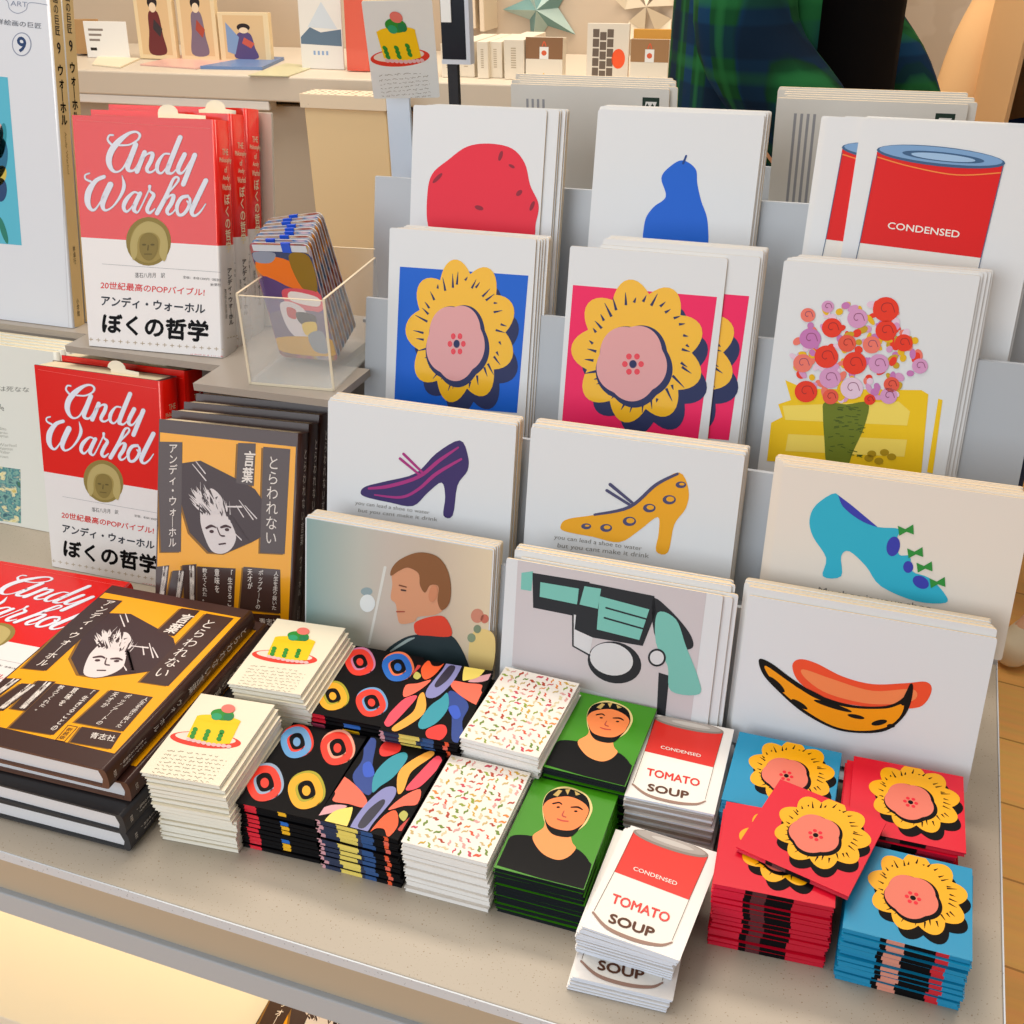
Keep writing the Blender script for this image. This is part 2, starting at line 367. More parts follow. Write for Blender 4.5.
def art_gun(fr):
    a = Art().trace(fr, 490, 400, 3.011)
    a.poly([(84, 483), (652, 582), (604, 968), (66, 800)], M('#cfc8cb', .5), 1)
    t = M('#7cc4b8', .5); k = M('#26292e', .5); g = M('#d9dadd', .5)
    a.poly([(95, 520), (130, 515), (125, 575), (93, 570)], t, 2)
    a.poly([(128, 520), (300, 548), (305, 640), (255, 650), (130, 625)], k, 2)
    a.poly([(152, 548), (270, 568), (262, 615), (150, 592)], t, 3)
    a.poly([(270, 545), (495, 590), (500, 640), (460, 740), (310, 715), (255, 690)], k, 3)
    a.poly([(330, 590), (480, 630), (450, 722), (322, 690)], t, 4); a.stroke([(345, 655, 5), (468, 690, 5)], k, 5, n=1).stroke([(350, 625, 5), (475, 660, 5)], k, 5, n=1)
    a.poly([(285, 560), (335, 568), (325, 628), (270, 615)], t, 4)
    a.poly(closed([(490, 600), (540, 630), (600, 700), (610, 745), (560, 750), (500, 720)]), k, 3)
    a.poly(closed([(505, 640), (560, 660), (590, 740), (625, 830), (630, 885), (545, 875), (535, 800), (500, 730)]), t, 4)
    a.poly([(250, 645), (320, 660), (300, 765), (250, 740)], g, 2.5); a.stroke([(250, 645, 5), (250, 740, 5), (300, 768, 5)], k, 4, n=1)
    a.poly(ell(375, 790, 82, 62, .25), k, 2).poly(ell(366, 780, 66, 48, .25), g, 3)
    a.poly(ell(503, 775, 27, 27), k, 5).poly(ell(503, 775, 21, 21), g, 6)
    a.poly([(508, 820), (540, 830), (528, 950), (502, 945)], k, 3)
    return a
def art_banana(fr):
    a = Art().trace(fr, 700, 440, 3.012)
    o = closed([(278, 680), (300, 660), (350, 672), (430, 712), (520, 735), (620, 732), (680, 728), (698, 750), (680, 790), (640, 808), (520, 805), (380, 780), (300, 730)])
    a.poly(o, M('#f0522c', .45), 2)
    a.poly(closed([(310, 690), (400, 720), (520, 755), (640, 750), (640, 785), (520, 795), (390, 765), (320, 720)]), M('#f58a52', .45), 3)
    b = closed([(178, 660), (215, 672), (280, 720), (360, 768), (460, 798), (560, 800), (612, 775), (632, 735), (642, 742), (635, 790), (612, 835), (560, 875), (480, 882), (400, 868), (310, 820), (240, 760), (190, 705)])
    a.poly(b, M('#1d1a18', .5), 4)
    a.poly(closed([(200, 680), (280, 735), (360, 782), (460, 806), (560, 808), (612, 795), (600, 835), (555, 866), (480, 875), (400, 860), (315, 812), (245, 755), (205, 705)]), M('#f79c04', .45), 5)
    for p in ((230, 735, 34, 9, .75), (300, 795, 28, 7, .55), (400, 800, 60, 7, .3), (470, 832, 26, 6, .2), (540, 850, 24, 8, -.2), (575, 860, 12, 6, 0), (335, 760, 60, 6, .45)):
        a.poly(ell(*p), M('#1d1a18', .5), 6)
    a.stroke([(612, 792, 14), (634, 740, 8)], M('#1d1a18', .5), 6)
    return a
def shoe(a, body, trim, heel, L=2):
    a.poly(closed(body, 4), trim[0], L)
    return a
def art_pshoe(fr):
    a = Art().trace(fr, 290, 380, 3.4148); nv = M('#3b2c66', .5); mg = M('#a8307e', .5)
    out = [(242, 380), (262, 362), (330, 345), (430, 318), (500, 250), (580, 206), (608, 260), (606, 310), (572, 360), (556, 462), (524, 462), (530, 400), (518, 350), (470, 385), (420, 430), (340, 418), (255, 398)]
    a.poly(closed(out, 4), nv, 2)
    a.stroke([(270, 370, 8), (340, 362, 12), (440, 330, 12), (510, 275, 12), (575, 230, 6)], mg, 3).stroke([(290, 392, 5), (380, 400, 9), (440, 372, 10), (500, 320, 12), (585, 270, 8)], mg, 3)
    a.stroke([(455, 318, 8), (388, 252, 9)], mg, 4, n=1).stroke([(445, 325, 8), (376, 268, 9)], mg, 4, n=1)
    g = M('#8c8a86', .6)
    a.text('you can lead a shoe to water', [(225, 412), (478, 446), (476, 462), (222, 428)], g, 3, -.004).text('but you cant make it drink', [(235, 438), (505, 470), (503, 486), (232, 454)], g, 3, -.004)
    return a
def art_yshoe(fr):
    a = Art().trace(fr, 490, 400, 3.011); nv = M('#4a4a6e', .5); y = M('#eda81e', .5)
    out = [(213, 378), (235, 358), (320, 345), (420, 322), (500, 255), (570, 218), (598, 270), (590, 325), (555, 375), (536, 458), (500, 455), (508, 400), (505, 352), (450, 392), (390, 428), (310, 412), (225, 395)]
    a.poly(closed(out, 4), y, 2)
    a.stroke([(315, 345, 7), (420, 322, 10), (500, 255, 10), (565, 222, 8)], nv, 3).stroke([(432, 312, 8), (362, 254, 10)], nv, 4, n=1).stroke([(425, 318, 8), (352, 272, 9)], nv, 4, n=1)
    for p in ((350, 385, 12), (420, 365, 14), (480, 325, 13), (540, 300, 14), (575, 255, 10), (290, 380, 9)):
        a.poly(ell(p[0], p[1], p[2]+6, p[2]), nv, 3).poly(ell(p[0]+3, p[1]-2, p[2]-2, p[2]-6), y, 4)
    g = M('#8c8a86', .6)
    a.text('you can lead a shoe to water', [(195, 405), (458, 440), (456, 457), (192, 421)], g, 3, -.004).text('but you cant make it drink', [(205, 430), (480, 462), (478, 480), (202, 447)], g, 3, -.004)
    return a
def art_bshoe(fr):
    a = Art().trace(fr, 700, 440, 3.012); t = M('#2fb2cf', .5); nv = M('#3a3fae', .5); g = M('#2f8f3a', .5)
    a.poly([(415, 165), (455, 195), (535, 262), (520, 268), (440, 230)], nv, 2)
    out = [(408, 160), (430, 200), (480, 240), (535, 262), (600, 268), (592, 300), (600, 345), (632, 350), (640, 395), (690, 415), (735, 460), (740, 490), (650, 485), (545, 440), (500, 380), (450, 335), (425, 350), (425, 410), (370, 410), (380, 355), (340, 290), (330, 240), (350, 195)]
    a.poly(closed(out, 4), t, 3)
    for p in ((582, 320, 20, 30, .2), (627, 382, 15, 18, 0), (665, 428, 26, 18, .5)): a.poly(ell(*p), nv, 4)
    for x, y in ((620, 272), (648, 340), (676, 383), (715, 430)):
        a.poly([(x-24, y-14), (x-2, y-4), (x+22, y-18), (x+24, y+12), (x+2, y+4), (x-20, y+16)], g, 5)
    a.text('My shoe is your shoe.', [(358, 442), (706, 500), (703, 522), (355, 466)], M('#8c8a86', .6), 3, -.004)
    return a
def art_square(bgm, q, cx, cy, rx, ry, ox, oy, sc):
    def f(fr):
        a = Art().trace(fr); a.poly(q, bgm, 1); a.trace(fr, ox, oy, sc); return blossom(a, cx, cy, rx, ry, .03)
    return f
def art_red(fr):
    a = Art().trace(fr, 330, 0, 2.695)
    a.poly(closed([(265, 610), (262, 530), (275, 470), (320, 430), (370, 395), (430, 387), (490, 400), (525, 440), (540, 500), (562, 550), (555, 600), (535, 660), (400, 680), (300, 655)]), M('#e4243c', .45), 2)
    d = M('#8f2436', .5)
    for p in ((290, 480, 18, 5, -.8), (460, 420, 5, 14, .3), (490, 448, 9, 4, .5), (402, 560, 12, 6, .3), (545, 555, 5, 14, .4), (510, 520, 10, 6, -.8)): a.poly(ell(*p), d, 3)
    return a
def art_bluepear(fr):
    a = Art().trace(fr, 330, 0, 2.695)
    a.poly(closed([(850, 680), (848, 600), (870, 560), (905, 530), (893, 480), (915, 450), (950, 432), (985, 455), (990, 495), (1000, 540), (1018, 600), (1010, 690), (930, 700)]), M('#0860d0', .45), 2)
    a.stroke([(952, 440, 6), (960, 420, 5)], M('#123f86', .5), 3, n=1)
    return a
def art_can(fr):
    a = Art().trace(fr, 840, 130, 5.565); ln = M('#3c5f86', .5)
    a.poly([(207, 120), (908, 200), (785, 715), (760, 860), (60, 790), (110, 628)], M('#e9e6e0', .5), 2)
    a.poly([(207, 120), (908, 200), (785, 712), (110, 628)], M('#dc0c08', .45), 3)
    a.stroke([(207, 150, 7), (400, 205, 7), (650, 250, 7), (896, 238, 7)], M('#f0883c', .5), 4)
    a.poly(ell(562, 148, 360, 55, .105), ln, 5).poly(ell(562, 142, 346, 45, .105), M('#7ba3cf', .5), 6).poly(ell(575, 150, 230, 26, .105), ln, 7).poly(ell(575, 152, 180, 19, .105), M('#9dbfe2', .5), 8)
    a.text('CONDENSED', [(270, 512), (668, 562), (662, 600), (265, 548)], WINK, 5, .02)
    a.stroke([(207, 140, 4), (110, 628, 4), (80, 760, 4)], ln, 6, n=1).stroke([(908, 200, 4), (785, 712, 4), (765, 800, 4)], ln, 6, n=1)
    return a
def art_flowers(fr):
    a = Art().trace(fr, 740, 230, 3.53); y = M('#f3c814', .5); y2 = M('#f7dc62', .5)
    a.poly([(160, 530), (230, 560), (640, 565), (665, 580), (640, 860), (95, 815), (110, 680), (150, 660), (135, 615), (180, 600)], y, 2)
    a.poly([(150, 620), (560, 605), (600, 640), (590, 690), (160, 670)], y2, 3).poly([(170, 720), (590, 740), (580, 800), (160, 780)], y2, 3)
    a.poly([(700, 595), (715, 600), (680, 860), (660, 855)], y, 2)
    a.poly(closed([(300, 608), (375, 615), (452, 610), (440, 690), (400, 780), (370, 850), (310, 840), (298, 740), (293, 650)], 4), M('#6d7a1e', .5), 4)
    r2 = random.Random(3)
    for i in range(46):
        x = 310+r2.random()*120; yy = 620+r2.random()*180
        a.stroke([(x, yy, 3), (x+r2.uniform(8, 20), yy+r2.uniform(-3, 5), 3)], M('#4a5a16', .5), 5, n=1)
    cols = ['#ea3a22', '#e85a44', '#d79ac6', '#e6c8dc', '#ee7a6a', '#e8b818', '#c9a020', '#c77ab8']
    big = [(515, 280, 46, 0), (325, 345, 36, 0), (248, 383, 38, 7), (415, 312, 36, 2), (516, 355, 38, 0), (378, 400, 32, 1), (578, 398, 32, 0), (465, 405, 32, 4), (305, 447, 42, 0), (405, 470, 42, 0), (490, 472, 36, 2), (222, 470, 34, 4), (318, 522, 38, 2), (395, 558, 40, 3), (233, 570, 40, 0), (535, 545, 28, 1), (525, 585, 30, 2), (458, 598, 20, 0), (635, 480, 28, 2), (310, 270, 22, 2), (240, 300, 26, 4), (320, 588, 28, 1)]
    for i in range(150):
        t = r2.random()*6.28; q = math.sqrt(r2.random()); x = 412+225*q*math.cos(t); yy = 435+185*q*math.sin(t)
        if yy > 610: continue
        a.poly(ell(x, yy, r2.uniform(11, 22), r2.uniform(8, 14), r2.random()*3), M(cols[r2.choice((5, 6, 5, 4, 0, 2, 3, 7))], .5), 5+r2.random())
    for x, yy, r, c in big:
        a.poly(ell(x, yy, r, r*.95), M(cols[c], .5), 7)
        sw = [(x+r*.12*k*math.cos(k*1.1), yy+r*.12*k*math.sin(k*1.1), 2.4) for k in range(1, 7)]
        a.stroke(sw, M('#9c2a2a' if c < 2 else '#8c4a6a', .5), 8, n=3, cap=False)
    for x, yy in ((465, 790), (510, 785), (490, 815), (535, 800), (455, 805)): a.poly(ell(x, yy, 16, 12), M('#b09010', .5), 5)
    return a
LW, LH, PH = .148, .105, .165
slot(1, -.196, LW, LH, .2065, .1276, 'person in an orange turtleneck seen in profile', art_photo, 7, fan=(.003, .001), where='lowest row, left slot')
slot(1, -.0363, LW, LH, .199, .1276, 'turquoise revolver', art_gun, 8, where='lowest row, middle slot', offs=[(.006, -.001), (.009, .0005), (.004, .0045), (.006, .005)], fan=(.004, .004))
slot(1, .1269, LW, LH, .205, .1276, 'yellow and red banana', art_banana, 8, fan=(-.004, .0045), where='lowest row, right slot')
slot(2, -.1969, LW, LH, .2579, .1987, 'purple high heeled shoe', art_pshoe, 8, fan=(.001, .001), where='second row, left slot')
slot(2, -.0387, LW, LH, .2593, .1987, 'yellow spotted high heeled shoe', art_yshoe, 8, fan=(.001, .001), where='second row, middle slot')
slot(2, .1351, LW, LH, .2521, .1987, 'light blue shoe with green bows', art_bshoe, 8, fan=(-.006, .001), mat=CARDC, where='second row, right slot')
slot(3, -.1839, .1176, PH, .3536, .3022, 'yellow blossom on a blue square', art_square(M('#0660d0', .45), [(400, 266.6), (528.4, 275.6), (517, 413), (394.3, 403)], 515, 430, 165, 215, 300, 200, 3.2), 8, fan=(.008, -.001), where='third row, left slot')
slot(3, -.0376, .1121, PH, .3445, .3022, 'yellow blossom on a pink square', art_square(M('#f01c60', .45), [(573, 285), (717, 297), (698, 440), (561.5, 428)], 465, 530, 245, 265, 520, 220, 3.938), 8, where='third row, middle slot', second_art=1, offs=[(.0215, .002), (.023, .006), (.024, .005), (.0245, .006), (.025, .006), (.0245, .006), (.025, .006)])
slot(3, .1112, .1236, PH, .3511, .3022, 'flower bouquet in a green vase', art_flowers, 8, fan=(.008, .001), where='third row, right slot')
slot(4, -.185, .1079, PH, .4115, .3814, 'round red shape', art_red, 8, fan=(.014, -.001), where='top row, left slot', offs=[(.009, 0), (.010, 0), (.013, 0), (.014, .0)])
slot(4, -.0417, .1214, PH, .4244, .3814, 'blue pear shape', art_bluepear, 6, fan=(.003, .0015), where='top row, middle slot', pitch=.0014)
p4 = at_y(859, 119, .408)
slot(4, p4.x, .118, PH, .408, p4.z, 'red and white tin can', art_can, 8, yaw=-.05, where='top row, right slot', second_art=3, offs=[(-.023, .0), (-.025, 0), (-.027, 0), (.002, .001)], fan=(-.012, -.001))

# ------------------------------------------------------------------ little picture booklets in stacks
BW, BD, SQ = .054, .078, .0645
def booklet_mesh(w, d, t, top, front, right=None, other=None):
    """top cover lies in y=0, thickness goes +y; the fore edges are creased like folded covers"""
    other = other or top; right = right or [(1, other)]
    pts = [(0., 0.)]; ms = []
    acc = 0
    for f, m in front: acc += f; pts.append((min(acc, 1)*w, 0.)); ms.append(m)
    pts[-1] = (w, 0.); acc = 0
    for f, m in right: acc += f; pts.append((w, min(acc, 1)*d)); ms.append(m)
    pts[-1] = (w, d); pts += [(0., d)]; ms += [other, other]
    mb = MB(); k0 = 0; n = len(pts); rings = [(0, 0), (.22*t, 0), (.52*t, .0009), (.96*t, .0003)]
    for y, ins in rings:
        for p in pts:
            mb.v.append((min(max(p[0], ins), w-ins), y, min(max(p[1], ins), d-ins)))
    for i in range(3):
        for j in range(n):
            j2 = (j+1) % n; mb.f.append([i*n+j2, i*n+j, (i+1)*n+j, (i+1)*n+j2]); mb.m.append(mb.mi(ms[j])); mb.sm.append(False)
    mb.f.append(list(range(n))); mb.m.append(mb.mi(top)); mb.sm.append(False)
    mb.f.append([3*n+j for j in range(n)][::-1]); mb.m.append(mb.mi(top)); mb.sm.append(False)
    return mb.mesh('picture_booklet')
def pile(name, cat, what, where, x, y, h, yaw, n, meshes, art, jit=.0009, prints=1, shift=None, group=None, rest=0.):
    t = (h-rest)/n; grp = group or '%s in the %s' % (cat+'s', where)
    r3 = random.Random(int(x*1e5)); objs = []
    for i in range(n):
        o = bpy.data.objects.new(name, meshes[i % len(meshes)] if i else meshes[0]); COL.objects.link(o)
        dx, dy, da = (0, 0, 0) if i == 0 else (r3.uniform(-jit, jit), r3.uniform(-jit, jit), r3.uniform(-1, 1)*jit*12)
        if shift and i: s = shift(i); dx += s[0]; dy += s[1]; da += s[2] if len(s) > 2 else 0
        c, s_ = math.cos(yaw), math.sin(yaw)
        o.location = (x+dx*c-dy*s_, y+dx*s_+dy*c, h-i*t); o.rotation_euler = (-math.pi/2, 0, yaw+da)
        tag(o, '%s %s in the %s' % (ORD[i], what, where), cat, grp)
        if i < prints or (prints < 0 and i in (0, -prints)): attach('cover_print', art, o)
        objs.append(o)
    return objs
def lf(x, y, z, yaw): return Frame(x, y, z, yaw, math.pi/2)
# cake booklets
CK = M('#e9e0c8', .35, .4); CKE = M('#ece8da', .5)
m_cake = booklet_mesh(BW, BD, .0033, CK, [(1, CKE)], other=CKE)
fcake = lf(-.2059, .0024, .0556, .1016)
def cake_draw(a, hw=True):
    y = M('#f4c414', .4); g = M('#2a8a2e', .4); r = M('#dd3a2a', .4); ink = M('#6a5a44', .6)
    # trace space of the front pile seen in a zoomed crop
    a.poly(ell(292, 478, 122, 27, .10), r, 1).poly(ell(292, 472, 104, 18, .10), M('#e6d4c4', .5), 2)
    a.poly([(264, 395), (412, 415), (375, 492), (300, 492), (228, 468)], y, 3)
    a.poly(ell(338, 408, 75, 13, .12), y, 4)
    for x, yy in ((252, 455), (296, 462), (343, 464)):
        for k in (-1, 0, 1): a.poly(ell(x-k*5, yy+k*12, 9, 8), g, 5)
    for k in range(9): a.poly(ell(235+k*17, 473+k*3.0-abs(k-4)*1.0+8, 9, 6), M('#e2b4b4', .5), 3.5)
    a.poly(ell(350, 393, 40, 20, .1), g, 5).poly(ell(330, 400, 18, 12), M('#2a9a6a', .4), 6).poly(ell(370, 402, 18, 12), M('#1f7a4a', .4), 6)
    a.poly(ell(370, 373, 24, 15), M('#e2766a', .4), 6)
    if hw:
        a.scrib(162, 512, 340, 535, ink, 3, 1.1, 6, 5)
        for k in range(7): a.scrib(150-k*8, 527+k*12, 368-k*9, 552+k*12, ink, 3, 1.0, 6, 4)
    return a
cake_me = cake_draw(Art().trace(fcake, 120, 600, 3.4133)).mesh('cover_print')
wh = 'cream cake booklet'
pile('picture_booklet', 'booklet', wh, 'nearer stack of cake booklets', -.2059, .0024, .0556, .1016, 16, [m_cake], cake_me, shift=lambda i: (.0032+.0004*i, -.0006*min(i, 8), 0) if i < 8 else (.0065-.0004*(i-8), .0))
pile('picture_booklet', 'booklet', wh, 'farther stack of cake booklets', -.1995, .0905, .0600, .0935, 17, [m_cake], cake_me, shift=lambda i: (.002*min(i, 3), -.001))
# coloured ring booklets
ms = [booklet_mesh(BW, BD, .0036, BLK, [(.10, BLK), (.15, REDM), (.08, BLK), (.2, BLK), (.10, c1), (.06, BLK), (.2, BLK)]) for c1 in (YEL, BLK, BLUE, YEL)]
ms2 = [booklet_mesh(BW, BD, .0036, BLK, [(.05, BLK), (.18, c0), (.25, BLK), (.22, c1), (.2, BLK)]) for c0, c1 in ((REDM, BLK), (REDM, BLUE), (M('#c24a6a', .4, .3), YEL), (REDM, BLUE))]
fdol = lf(-.1482, .0144, .0373, .0557)
def art_rings(fr, sw=False):
    a = Art().trace(fr, 230, 640, 4.876)
    def curl(cx, cy, s, c1, c2, c3):
        ring = [(cx+math.cos(t+.9)*62*s-math.sin(t+.9)*22*s*math.sin(2*t)*.4, cy+math.sin(t+.9)*62*s*1.05, 33*s) for t in (2*math.pi*k/16 for k in range(17))]
        a.stroke([(x+7*s, y-7*s, w_+9*s) for x, y, w_ in ring], c3, 1, n=3)
        a.stroke(ring[8:], c1, 2, n=3).stroke(ring[:9], c2, 2.3, n=3); a.poly(ell(cx+4*s, cy-2*s, 19*s, 23*s), c1, 2.5)
    b = M('#6a9ac8', .4, .3); r = M('#e5331f', .4, .3); y = M('#f0a818', .4, .3); g = M('#a8a020', .4, .3); p = M('#c87aa0', .4, .3)
    curl(322, 500, .95, b, M('#5a9ad2', .4, .3), r) if not sw else curl(322, 500, .95, r, r, p)
    curl(520, 530, 1.0, r, r, M('#e8a088', .4, .3)) if not sw else curl(520, 530, 1.0, BLUE, BLUE, M('#e8784a', .4, .3))
    curl(165, 700, 1.08, r, r, M('#8fa6c2', .4, .3)) if not sw else curl(165, 700, 1.0, y, y, g)
    curl(368, 738, 1.08, y, y, g) if not sw else curl(368, 738, 1.0, r, r, b)
    return a
ring_me = art_rings(fdol).mesh('cover_print'); ring_me2 = art_rings(fdol, True).mesh('cover_print')
pile('picture_booklet', 'booklet', 'black booklet with coloured rings', 'nearer stack of ring booklets', -.1482, .0144, .0373, .0557, 10, ms, ring_me)
pile('picture_booklet', 'booklet', 'black booklet with coloured rings', 'farther stack of ring booklets', -.1429, .0960, .0455, .0500, 12, ms2, ring_me2)
# black booklets with coloured petals
PK = M('#d8a0a8', .4, .3); PY = M('#ecd668', .4, .3); LAV = M('#8486bc', .4, .3); AMB = M('#f2a63c', .4, .3); ROSE = M('#e8495e', .4, .3)
nb = M('#1d2c4c', .4, .3)
m_pet = [booklet_mesh(BW, BD, .0038, BLK, [(.05, PK), (.20, nb), (.26, PY), (.04, nb), (.14, M('#24508a', .4, .3)), (.14, BLK), (.05, ORANGE), (.12, BLK)]),
         booklet_mesh(BW, BD, .0038, BLK, [(.07, PK), (.18, nb), (.22, PY), (.06, nb), (.16, M('#24508a', .4, .3)), (.12, BLK), (.06, CORAL), (.13, BLK)])]
fsh = lf(-.0936, .0148, .0405, .022)
def art_petals(fr):
    a = Art().trace(fr, 310, 650, 5.121)
    def pet(pts, m, L): a.poly(closed(pts, 4), m, L)
    pet([(100, 690), (150, 645), (230, 700), (282, 770), (262, 808), (190, 790), (108, 775), (120, 735)], CORAL, 3)
    pet([(15, 830), (100, 795), (180, 800), (120, 830), (20, 850)], PK, 2)
    pet([(62, 895), (110, 830), (190, 808), (208, 820), (165, 920)], PY, 3)
    pet([(210, 640), (260, 560), (270, 460), (300, 450), (330, 470), (310, 590), (318, 690), (290, 745), (230, 700)], M('#1d3f8c', .4, .3), 2)
    pet([(262, 590), (300, 575), (320, 640), (270, 650)], M('#2a55c4', .4, .3), 3)
    pet([(310, 730), (320, 640), (390, 560), (470, 525), (488, 560), (420, 650), (350, 700)], TEAL, 3)
    pet([(350, 500), (390, 465), (450, 480), (450, 520), (390, 545), (352, 540)], M('#e2302a', .4, .3), 3)
    pet([(190, 930), (260, 810), (360, 715), (425, 705), (420, 760), (320, 880), (265, 950)], LAV, 4)
    pet([(235, 900), (290, 820), (360, 768), (372, 790), (310, 870), (265, 915)], M('#23243c', .4, .3), 5)
    pet([(440, 735), (440, 640), (490, 580), (600, 520), (625, 540), (540, 600), (500, 640), (470, 720)], AMB, 3)
    pet([(480, 715), (560, 620), (640, 545), (665, 580), (600, 660), (540, 710)], ROSE, 4)
    pet([(300, 930), (370, 850), (430, 825), (440, 900), (390, 960), (370, 920), (330, 915)], ORANGE, 4)
    pet([(390, 820), (470, 750), (555, 715), (540, 790), (470, 800)], CORAL, 3)
    pet([(440, 920), (530, 830), (640, 720), (640, 740), (540, 850), (500, 920)], M('#c43a34', .4, .3), 3)
    pet([(445, 850), (470, 825), (492, 845), (470, 880)], M('#b8b458', .4, .3), 5)
    return a
ap = art_petals(fsh); pet_me = ap.mesh('cover_print')
def clip_mesh(me, w, d):
    import bmesh
    bm = bmesh.new(); bm.from_mesh(me)
    for co, no in (((0.0005, 0, 0), (-1, 0, 0)), ((w-.0005, 0, 0), (1, 0, 0)), ((0, 0, .0005), (0, 0, -1)), ((0, 0, d-.0005), (0, 0, 1))):
        bmesh.ops.bisect_plane(bm, geom=bm.verts[:]+bm.edges[:]+bm.faces[:], plane_co=co, plane_no=no, clear_outer=True)
    bm.to_mesh(me); bm.free(); return me
clip_mesh(pet_me, BW, BD)
pile('picture_booklet', 'booklet', 'black booklet with coloured petals', 'nearer stack of petal booklets', -.0925, .0152, .0405, .022, 11, m_pet, pet_me)
pm2 = pet_me.copy()
for v in pm2.vertices: v.co.x = BW-v.co.x; v.co.z = BD-v.co.z
pile('picture_booklet', 'booklet', 'black booklet with coloured petals', 'farther stack of petal booklets', -.0860, .0900, .0505, .075, 13, m_pet, pm2)
# white booklets with tiny colourful squiggles
SQW = M('#ece5dc', .35, .4)
m_sq = booklet_mesh(BW, BD, .0034, SQW, [(1, M('#eceae6', .5))], other=M('#e8e4dc', .5))
def art_squig():
    a = Art(); r4 = random.Random(12); cols = [M(c, .45, .2) for c in ('#d8583a', '#e0863a', '#c9a13a', '#8fa03c', '#6f8a34', '#c84a5a', '#d8a09a', '#c8b078', '#b0452c', '#d8c8a0')]
    for i in range(11):
        for j in range(15):
            if r4.random() < .12: continue
            x = .003+i*.0048+r4.uniform(-.0008, .0008); y = .003+j*.0051+r4.uniform(-.0008, .0008); t = r4.uniform(-1.6, 1.6); L = r4.uniform(.0034, .0048); w = r4.uniform(.0010, .0019)
            c, s = math.cos(t), math.sin(t); m = r4.choice(cols)
            pts = [(-L/2, -.0004, w*.4), (-L*.1, .0005, w), (L*.25, -.0003, w), (L*.55, .0007, w*.4)]
            a.stroke([(min(max(x+p[0]*c-p[1]*s, .0008), BW-.0008), min(max(y+p[0]*s+p[1]*c, .0008), BD-.0008), p[2]) for p in pts], m, 1+(i+j) % 3*.3, n=2, cap=False)
    return a
sq_me = art_squig().mesh('cover_print')
pile('picture_booklet', 'booklet', 'white booklet with tiny squiggles', 'nearer stack of squiggle booklets', -.0362, .0160, .0405, .014, 12, [m_sq], sq_me, jit=.0011)
pile('picture_booklet', 'booklet', 'white booklet with tiny squiggles', 'farther stack of squiggle booklets', -.0320, .0965, .0545, -.03, 16, [m_sq], sq_me, jit=.0011)
# green portrait booklets
GN = M('#3c8c0c', .35, .4); DK = M('#0b0c10', .4, .1)
m_gr = booklet_mesh(BW, BD, .0033, GN, [(1, M('#10181c', .4, .1))], [(.38, DK), (.62, GN)], GN)
fgr = lf(.0201, .0197, .0355, .02)
def art_bust(fr):
    a = Art().trace(fr, 380, 640, 3.4115)
    a.poly([(440, 676), (520, 668), (600, 745), (668, 710), (722, 765), (697, 858), (398, 768)], DK, 1)
    a.poly(closed([(440, 680), (500, 666), (560, 690), (620, 745), (668, 712), (715, 760), (690, 800), (500, 780)]), DK, 1.2)
    a.poly(closed([(520, 672), (558, 640), (570, 600), (640, 640), (655, 690), (668, 712), (640, 742), (600, 750), (550, 725)]), M('#f39a58', .4), 2)
    a.poly(closed([(560, 618), (555, 560), (575, 520), (630, 500), (700, 525), (725, 570), (712, 612), (690, 640), (640, 668), (590, 655)]), M('#e6cf8a', .4), 2.5)
    a.poly(closed([(563, 618), (556, 562), (580, 518), (640, 508), (700, 532), (716, 575), (705, 610), (684, 640), (650, 672), (600, 668), (575, 650)]), DK, 3)
    a.poly(closed([(560, 600), (556, 570), (580, 545), (640, 535), (688, 552), (712, 580), (700, 615), (690, 630), (655, 650), (610, 648), (575, 632)]), M('#f5884a', .4), 4)
    a.stroke([(590, 560, 5), (610, 556, 5), (620, 562, 4)], DK, 5).stroke([(652, 572, 4), (675, 572, 6), (690, 580, 4)], DK, 5)
    a.poly(ell(608, 572, 6, 3), DK, 5).poly(ell(668, 586, 6, 3), DK, 5).stroke([(628, 585, 3), (622, 600, 5), (634, 606, 4)], M('#b8483a', .4), 5).stroke([(605, 612, 4), (622, 618, 5), (642, 620, 4)], M('#c4453a', .4), 5)
    for q in ([(590, 530), (610, 512), (622, 516), (606, 536)], [(632, 512), (650, 510), (640, 530)], [(664, 516), (684, 528), (668, 532)]): a.poly(q, M('#c9a860', .4), 4.5)
    return a
gr_me = clip_mesh(art_bust(fgr).mesh('cover_print'), BW, BD)
pile('picture_booklet', 'booklet', 'green booklet with a dark haired portrait', 'nearer stack of portrait booklets', .0201, .0197, .0355, .02, 11, [m_gr], gr_me)
pile('picture_booklet', 'booklet', 'green booklet with a dark haired portrait', 'farther stack of portrait booklets', .0226, .0990, .0440, -.012, 13, [m_gr], gr_me)
